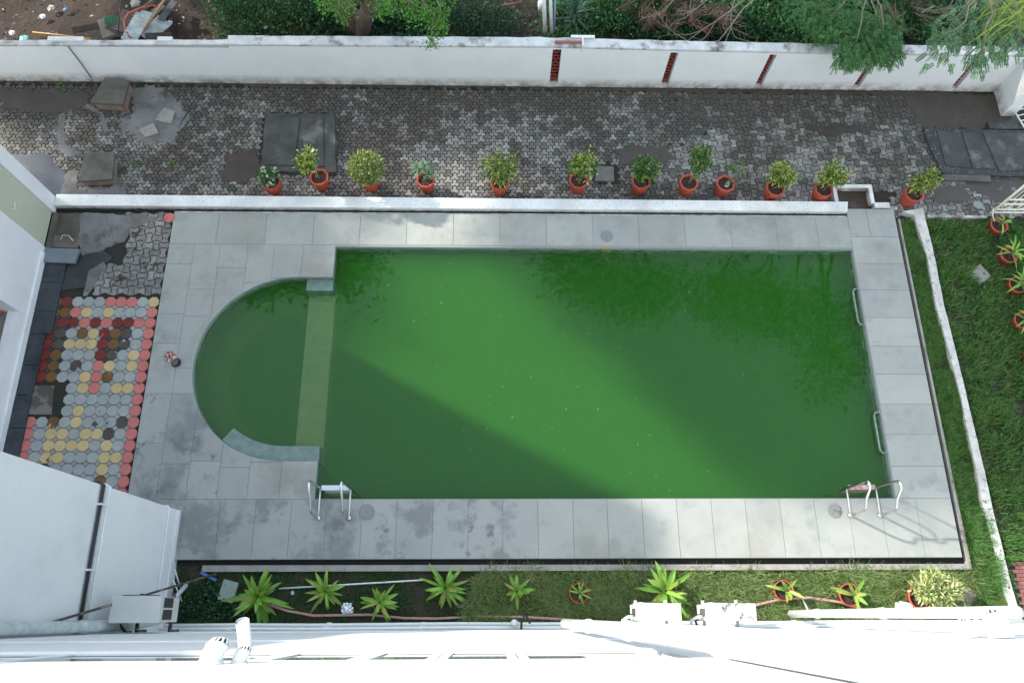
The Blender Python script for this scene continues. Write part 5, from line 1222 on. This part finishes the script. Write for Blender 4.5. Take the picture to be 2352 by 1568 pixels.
shade_tree((tx, ty, ZG), crownlist(SH1, 1.15, .95, .8), 26000, 'thick trunked tree beyond the wall, left of the white poles', 3, r0=.23)
shade_tree((-7.5, 14.5, ZG), crownlist(SH2, 1.2, 1.1, .8), 22000, 'tall tree standing beyond the bare reddish soil', 9)
SH3 = [(-8, 9, 6.5), (-6.5, 8.6, 6.3), (-5.0, 8.9, 6.5), (-3.4, 9.1, 6.2), (-1.8, 9.3, 6.4), (-.2, 9.4, 6.5), (1.2, 9.1, 6.6), (2.6, 8.9, 6.8), (-7, 10.6, 6.8), (-4, 10.6, 7), (-1, 10.6, 7), (2, 10.4, 7), (4, 8.6, 7), (5.4, 9, 7.2), (6.8, 8.6, 7.4), (8.2, 9, 7.6), (9.6, 8.6, 8), (11, 9, 8), (5, 10.4, 7.2), (8, 10.6, 7.6), (10.5, 10.6, 8), (12, 7.4, 8.4), (3.2, 7.9, 7), (-7.3, 6.9, 6.0), (-5.9, 6.5, 6.0), (-4.8, 6.9, 6.0), (-4.7, 5.6, 5.8), (-4.0, 6.3, 5.9), (-4.1, 5.3, 5.8), (-5.4, 5.0, 5.8), (-3.9, 7.6, 6), (-6.4, 8, 6)]  # unseen crown clumps, added to shade the pavers, left deck and shallow end
shade_tree((-13.5, 17.0, ZG), crownlist(SH3, 1.05, .85, .8), 34000, 'unseen broad tree added beyond the wall to shade the far pavers', 19)
# tall trees on the right that the pool mirrors
shade_tree((3.4, 12.5, ZG), [(2.2, 9.7, 7.4, .9, .8, .8), (3.4, 9.4, 8.6, 1.1, .8, .9), (4.8, 9.2, 8.2, .9, .8, .9), (2.8, 10.6, 9.6, 1.2, 1.0, .9), (4.6, 10.2, 10.0, 1.2, 1.0, 1.0)], 6000, 'tall tree beyond the wall behind the dead branches', 21, L=.13, W=.07)
shade_tree((8.2, 12.5, ZG), [(6.6, 9.3, 8.6, 1.1, .8, .9), (8.0, 9.0, 9.2, 1.1, .9, .9), (9.2, 8.6, 8.6, 1.1, 1.0, 1.), (10.4, 8.2, 9.0, 1.0, 1., 1.), (8.4, 10., 10.6, 1.4, 1., 1.), (10.4, 7.0, 9.6, .9, .9, .9)], 7500, 'tall tree beyond the wall at the far right', 25, L=.13, W=.07)
# visible leafy boughs of the trunk tree
def bough(parent_loc, segs, label, mat, seed, twigm=m_twig, name='overhanging_bough', L=.055, W=.03, per=260):
    t = empty(name, parent_loc); tag(t, label, 'branch'); b = MB(); Vs = []; Qs = []; o_ = 0
    for k, (a, c) in enumerate(segs):
        a = [a[i] - parent_loc[i] for i in range(3)]; c = [c[i] - parent_loc[i] for i in range(3)]
        b.tube(curve_pts(a, c, (0, 0, .05), 6, seed + k, .03), [.018 - .0022 * i for i in range(7)], 6)
        V, Q = hang('x', a, c, per, mat, t, seed + k, L, W, .12); Vs.append(V); Qs.append(Q + o_); o_ += len(V)
    b.build('twig', twigm, t); fast('leaves', np.concatenate(Vs), np.concatenate(Qs), mat, t); return t
bough(g3(950, 0, 2.6), [(g3(900, -20, 2.9), g3(985, 35, 2.2)), (g3(960, -10, 2.6), g3(1005, 60, 2.0)), (g3(1000, 40, 2.1), g3(990, 103, 1.7)), (g3(1000, -10, 2.5), g3(1020, 70, 1.9)), (g3(930, -10, 2.7), g3(950, 40, 2.3)), (g3(870, -20, 2.7), g3(905, 25, 2.3)), (g3(1010, -20, 2.4), g3(1015, 40, 2.))], 'bright green leafy bough drooping over the compound wall', l_bright, 61)
bough(g3(780, -10, 2.2), [(g3(770, -20, 2.2), g3(790, 45, 1.8)), (g3(800, -20, 2.2), g3(775, 25, 1.9)), (g3(740, -20, 2.2), g3(745, 15, 1.9)), (g3(880, -20, 2.2), g3(870, 30, 1.8))], 'bright green leafy bough beside the thick trunk', l_bright, 71)
# thick trunk tree visible knob
b_ = MB(); limb(b_, g3(830, 84, ZG), g3(848, 20, 1.1), .17, .15, 5, 6, .03); limb(b_, g3(848, 22, 1.05), g3(862, -40, 2.2), .15, .12, 6, 5, .03); limb(b_, g3(848, 25, 1.0), g3(800, -30, 2.0), .08, .05, 7, 5, .03)
tr = [o for o in bpy.data.objects if o.name == 'tree'][0]
k_ = b_.build('lower_trunk', m_bark, None, smooth=True); k_.parent = tr; k_.matrix_parent_inverse = tr.matrix_basis.inverted()
# agave
x, y = G(1318, 55, ZG + .1); t = empty('agave', (x, y, ZG)); tag(t, 'grey green agave with stiff spiky leaves by the white poles', 'agave')
r = random.Random(3)
for k in range(46):
    f = k / 46; az = k * 2.4; blade(t, (0, 0, .25 + .2 * f), az, .1 + 1.25 * f, .55 * r.uniform(.8, 1.15), .05, .15, l_agave, n=5)
# white poles
rod('white_pole', g3(1252, 90, -.2), g3(1248, -60, 1.2), .04, m_pvc, 'pale pole beyond the wall, leftmost of the three', 'pole')
rod('white_pole', g3(1268, 90, -.2), g3(1262, -60, 1.2), .035, m_pvc, 'white pole beyond the wall, middle of the three', 'pole')
rod('blue_pole', g3(1272, 90, -.22), g3(1278, -60, 1.2), .022, M('blue_grey_pipe', (.25, .34, .42), .5), 'thin blue grey pole beyond the wall, rightmost of the three', 'pole')
t = MB().tube([g3(1243, 25, 0), g3(1243, 5, .2)], .07, 14).build('cut_pvc_pipe', m_pvcg, smooth=True); tag(t, 'short cut grey pipe standing in the dark soil beyond the wall', 'pipe')
# red pipe and fitting on the coping
xa, za = F(1275, 95, 10.08); t = MB().box(xa, xa + .50, 10.05, 10.09, 1.055, 1.09).build('red_angle_bar', M('red_oxide_bar', (.33, .12, .1), .6)); t.rotation_euler = (0, 0, 0); tag(t, 'red painted bar lying on the wall coping above the first lattice slot', 'bar')
t = MB().tube([(xa + .52, 10.2, 1.08), (xa + .52, 9.97, 1.09), (xa + .52, 9.965, .95)], .016, 7).box(xa + .3, xa + .75, 10.18, 10.23, 1.05, 1.08).build('pipe_fitting', m_pvc); tag(t, 'small white pipe fitting over the coping beside the red bar', 'fitting')
# dead fronds
def fronds(px0, px1, py0, py1, n, seed, label):
    r = np.random.default_rng(seed); x0, y0 = G(px0, py1, ZG); t = empty('dead_fronds', (x0, y0, ZG)); tag(t, label, 'dead fronds'); b = []
    V = []; Q = []
    for c in range(n):
        cx_, cy_ = G(r.uniform(px0, px1), r.uniform(py0, py1), 0); a0 = r.uniform(0, 6.28); z = r.uniform(.1, .5)
        for k in range(16):
            a = a0 + r.normal() * .22; L = r.uniform(.2, .5); p = np.array([cx_ + r.normal() * .05, cy_ + r.normal() * .05, z + r.normal() * .03]) - np.array([x0, y0, ZG]); d = np.array([math.cos(a), math.sin(a), r.normal() * .12]); s_ = np.array([-math.sin(a), math.cos(a), 0]) * .009
            o_ = len(V); V += [p - s_, p + s_, p + d * L + s_ * .2, p + d * L - s_ * .2]; Q.append((o_, o_ + 1, o_ + 2, o_ + 3))
    fast('frond_blades', np.array(V), np.array(Q), l_palmdry, t)
fronds(1440, 1600, 20, 80, 26, 5, 'heap of brown dead palm fronds among the creepers'); fronds(1590, 1680, 50, 85, 10, 6, 'brown dead palm fronds under the bare grey branches')
fronds(2000, 2120, 25, 70, 6, 8, 'few dry fronds in the dark right of the feathery tree')
# bare dead branches
def dead(px0, py0, segs, label, seed, z=1.2):
    t = empty('dead_branch', g3(px0, py0, z)); tag(t, label, 'dead branch'); b = MB(); r = random.Random(seed); o = Vector(t.location)
    def grow(p, d, L, rad, lev):
        pts = [p]; 
        for i in range(5): d = (d + Vector((r.uniform(-.3, .3), r.uniform(-.3, .3), r.uniform(-.2, .2)))).normalized(); p = p + d * (L / 5); p.y = max(p.y, 10.02); pts.append(p)
        b.tube([q - o for q in pts], [rad * (1 - .12 * i) for i in range(6)], 5)
        if lev:
            for i in (2, 3, 4, 5): grow(pts[i], (d + Vector((r.uniform(-1, 1), r.uniform(-1, 1), r.uniform(-.5, .5)))).normalized(), L * .45, rad * .5, lev - 1)
    for (a, c, rad, lev) in segs:
        a = Vector(g3(*a, z)); c = Vector(g3(*c, z - .3)); grow(a, (c - a).normalized(), (c - a).length, rad, lev)
    b.build('bare_twigs', m_twig, t)
dead(1700, 0, [((1740, -20), (1560, 75), .013, 2), ((1745, -10), (1540, 85), .016, 1), ((1640, -20), (1590, 60), .012, 2), ((1560, -10), (1500, 40), .012, 2), ((1700, -20), (1620, 60), .012, 2)], 'tangle of bare grey branches hanging over the wall', 4)
dead(2000, 0, [((2012, -20), (2015, 45), .010, 1)], 'single bare twig hanging against the dark far right', 6)
# feathery tree overhanging wall
def pinnate(name, tips, mat, parent, seed, rach=.22, n_leaflet=16, ll=.035, lw=.009):
    r = np.random.default_rng(seed); V = []; o = np.array(parent.location)
    for (p, d) in tips:
        p = np.array(p) - o; d = np.array(d, float); d /= np.linalg.norm(d); s_ = np.cross(d, r.normal(size=3)); s_ /= np.linalg.norm(s_); s_[2] *= .4
        for i in range(n_leaflet):
            t_ = i / n_leaflet; q = p + d * rach * t_ + np.array([0, 0, -rach * .4 * t_ * t_]); l = ll * (1 - .5 * abs(t_ - .4))
            for sg in (-1, 1):
                e = s_ * sg + d * .45; e /= np.linalg.norm(e); w_ = d * lw * .5
                V += [q - w_ * .6, q + e * l * .5 - w_, q + e * l, q + e * l * .5 + w_]
    V = np.array(V); return fast(name, V, np.arange(len(V)).reshape(-1, 4), mat, parent)
def feather(px0, py0, regions, n, label, mat, seed, z0=1.8, z1=1.2, name='feathery_tree', cat='tree', rach=.22, ll=.04, lw=.010, twm=m_twig):
    t = empty(name, g3(px0, py0, z0)); tag(t, label, cat); r = np.random.default_rng(seed); tips = []; b = MB(); o = Vector(t.location)
    for (qx, qy, rx, ry, w_) in regions:
        c = g3(qx, qy, z1 + .2)
        b.tube([q - o for q in curve_pts(g3(px0, py0, z0), c, (0, 0, .1), 6, int(qx), .05)], [.02 - .0025 * i for i in range(7)], 6)
        for k in range(int(n * w_)):
            u, v = np.clip(r.normal(size=2) * .45, -.75, .75)
            zz = z1 + r.uniform(-.1, .6); p = g3(qx + u * rx, qy + v * ry, zz); a = r.uniform(0, 6.28)
            tips.append((p, (math.cos(a) + (qx - px0) * .004, math.sin(a) - (qy - py0) * .008, r.uniform(-.5, .3))))
    b.build('twig', twm, t); pinnate('leaves', tips, mat, t, seed, rach, 14, ll, lw); return t
feather(1990, -60, [(1960, 40, 110, 60, .25), (2010, 80, 80, 60, .3), (1960, 125, 60, 35, .16), (2035, 110, 40, 50, .14), (1900, 60, 70, 50, .15), (1870, 25, 80, 50, .15)], 1050, 'feathery leaved tree bough drooping over the compound wall', l_acacia, 5, 2.4, 1.1, rach=.15, ll=.042, lw=.016)
feather(2280, -60, [(2190, 60, 60, 60, .13), (2165, 110, 50, 50, .08), (2280, 80, 70, 70, .2), (2300, 30, 80, 50, .2), (2255, 140, 50, 30, .07), (2340, 90, 50, 60, .12), (2230, 20, 70, 50, .12)], 520, 'mimosa bough with fern like leaves over the far right corner', l_mimosa, 9, 3.4, 2.0, 'mimosa_bough', 'branch', .16, .05, .02)
dead(2230, 0, [((2250, -30), (2170, 90), .014, 2), ((2290, -20), (2250, 110), .012, 2), ((2200, -20), (2150, 60), .010, 2)], 'pale crooked twigs among the mimosa leaves', 12, 2.2)
# yellow palm fronds
x, y = G(2400, -60, 3.6); t = empty('palm', (x, y, 3.6)); tag(t, 'yellow green palm fronds hanging in at the top right corner', 'palm')
r = random.Random(6)
for k in range(44):
    p = g3(r.uniform(2290, 2420), r.uniform(-60, 60), r.uniform(2.4, 3.2)); q = g3(r.uniform(2200, 2390) - 40, r.uniform(80, 190) * .85, 2.0); d = Vector(q) - Vector(p)
    az = math.atan2(d.y, d.x); b2 = blade(t, [p[i] - t.location[i] for i in range(3)], az, -.1, min(d.length, 1.0), .032, .7, l_yel, n=5)
# rubbish heap on the bare soil
def sheetiron(px, py, z, L, W_, rz, mat, label, tilt=.15, name='corrugated_sheet'):
    x, y = G(px, py, z); t = empty(name, (x, y, z), rz); tag(t, label, 'metal sheet'); n = 20; vs = []; fs = []
    for i in range(n + 1):
        for j in (0, 1): vs.append((-L / 2 + L * i / n, (-.5 + j) * W_, .014 * (1 if i % 2 else -1)))
    for i in range(n): fs.append((i * 2, i * 2 + 2, i * 2 + 3, i * 2 + 1))
    o = MB().add(vs, fs).build('sheet_face', mat, t); t.rotation_euler = (tilt, tilt * .5, rz)
m_zinc = M('pale_blue_zinc', (.55, .63, .63), .5, (.3, .35, .36), 6); m_cgreen = M('green_corrugated', (.10, .28, .18), .6); m_cbrown = M('brown_corrugated', (.13, .09, .085), .7, (.2, .16, .15), 8)
sheetiron(315, 58, .10, .85, .30, 1.35, m_zinc, 'pale blue corrugated sheet standing out of the heap'); sheetiron(356, 66, .0, .6, .34, 1.0, m_zinc, 'second pale corrugated sheet lower in the heap')
sheetiron(286, 48, .02, .5, .38, 1.2, m_cbrown, 'brown corrugated sheet under the orange hose', -.1); sheetiron(255, 47, .02, .28, .18, .1, m_cgreen, 'small green corrugated piece on the grey board')
block('grey_board', [(222, 46), (262, 38), (272, 78), (235, 88)], ZG, -.12, M('grey_board', (.20, .19, .17), .8, (.15, .14, .13), 8), 'grey board lying under the green corrugated piece', 'board')
t = MB().tube([g3(*p_, .12) for p_ in ((300, 90), (288, 70), (285, 50), (295, 32), (320, 20), (350, 12), (362, 16))], .022, 8).build('orange_hose', M('orange_hose', (.45, .11, .05), .5), smooth=True); tag(t, 'orange hose arching over the rubbish heap', 'hose')
rod('wooden_plank', g3(330, 70, .1), g3(385, -10, .5), .025, M('raw_wood', (.36, .22, .12), .8), 'light wooden pole slanting up out of the heap', 'plank')
rod('grey_plank', g3(305, 40, .0), g3(370, -10, .2), .05, M('grey_wood', (.15, .12, .10), .9, (.1, .07, .06), 10), 'grey weathered beam in the rubbish heap', 'plank', 6)
hr = random.Random(21)
for k, (px, py, rz_, L_, c_, lab) in enumerate(((318, 12, .6, .9, (.05, .035, .03), 'dark brown board across the top of the heap'), (345, 30, 1.1, .7, (.24, .25, .25), 'grey plank beside the light wooden pole in the heap'), (268, 70, -.5, .5, (.06, .05, .05), 'black board between the grey board and the orange hose'), (385, 25, 1.3, .6, (.08, .09, .10), 'blackish sheet at the right of the light wooden pole'), (365, 85, .2, .5, (.05, .05, .05), 'black board low against the wall under the heap'), (200, 70, .4, .5, (.04, .03, .025), 'dark rotten board left of the grey board'))):
    x, y = G(px, py, 0); bo_ = MB().box(-L_ / 2, L_ / 2, -.07, .07, 0, .02).build('scrap_board', M('scrap_board_%d' % k, c_, .8, tuple(v * .6 for v in c_), 12), None); bo_.location = (x, y, -.1 + .03 * k); bo_.rotation_euler = (.1, .15, rz_); tag(bo_, lab, 'board')
rod('yellow_stick', g3(75, 74, -.2), g3(205, 88, -.15), .012, M('yellow_stick', (.5, .3, .08), .7), 'thin yellow stick lying left of the heap', 'stick')
rod('yellow_pipe', g3(155, 93, -.05), g3(208, 90, .0), .03, M('yellow_plastic', (.55, .3, .04), .5), 'short yellow pipe against the wall left of the heap', 'pipe')
rod('brown_rod', g3(270, 85, .05), g3(278, 0, .6), .012, m_iron, 'thin rusty rod rising from the heap', 'rod')
rod('wooden_log', g3(1060, 30, -.2), g3(1200, 6, -.1), .03, M('red_brown_branch', (.22, .10, .07), .8), 'reddish fallen branch on the dark soil', 'branch')
rod('wooden_log', g3(760, 68, -.15), g3(870, 72, -.15), .03, m_twig, 'grey fallen branch at the foot of the thick trunk', 'branch')
rr = random.Random(8)
for k, (px, py, sz, c, lab) in enumerate(((28, 76, .06, (.5, .52, .54), 'white crumpled paper strip at the far left of the soil'), (55, 90, .09, (.15, .5, .42), 'teal crumpled plastic bottle by the wall'), (98, 38, .06, (.55, .6, .75), 'white and blue scrap on the soil'), (150, 22, .04, (.04, .18, .5), 'small blue plastic bit on the soil'), (118, 20, .08, (.3, .24, .2), 'pale brown stone on the soil'), (390, 52, .05, (.7, .75, .78), 'white scrap at the right end of the heap'), (610, 62, .05, (.75, .75, .78), 'white cup lying among the bushes'), (510, 28, .03, (.7, .7, .7), 'tiny pale stone on the reddish soil'), (310, 8, .10, (.4, .4, .38), 'grey stone at the top of the heap'), (195, 100, .05, (.6, .6, .3), 'yellowish scrap at the foot of the heap'))):
    lump('scrap', px, py, -.2, sz, M('scrap_%d' % k, c, .5), lab, 'litter' if 'stone' not in lab else 'stone', .4, k)
litter('soil_rubbish', -11, -4.5, 10.5, 12.5, -.2, 420, 12, leafmat('mixed_scraps', [(.05, .035, .03), (.12, .09, .07), (.3, .32, .32), (.08, .055, .04), (.06, .04, .03)], .8, 0), 'scattered dry leaves and bits on the bare soil', .07)
litter('shade_rubbish', -4.5, 2, 10.5, 12.5, -.2, 700, 13, leafmat('dry_leaf_bits', [(.06, .045, .03), (.12, .1, .08), (.35, .33, .28)], .8, 0), 'dry leaf litter under the bushes', .04)
litter('charred_rubbish', -9.4, -6.2, 10.25, 10.9, -.22, 1500, 14, leafmat('charred_bits', [(.012, .01, .009), (.02, .016, .014), (.05, .04, .033), (.009, .008, .008), (.14, .12, .10)], .9, 0), 'dark half burnt rubbish strewn along the foot of the wall', .11)
# green weeds in joints
weeds_ = np.random.default_rng(3)
for k, (px, py) in enumerate(((142, 200), (310, 376), (395, 372), (740, 480))):
    x, y = G(px, py, ZP); t = empty('paver_weed', (x, y, ZP)); tag(t, ('small green weed by the raised cover at the wall', 'tiny weed in the pavers behind the left low wall', 'tiny weed between two pale pavers', 'tiny weed on the kerb')[k], 'weed')
    foliage('leaves', [(0, 0, .03, .08, .06, .03)], 40, .04, .02, l_bright, t, k)
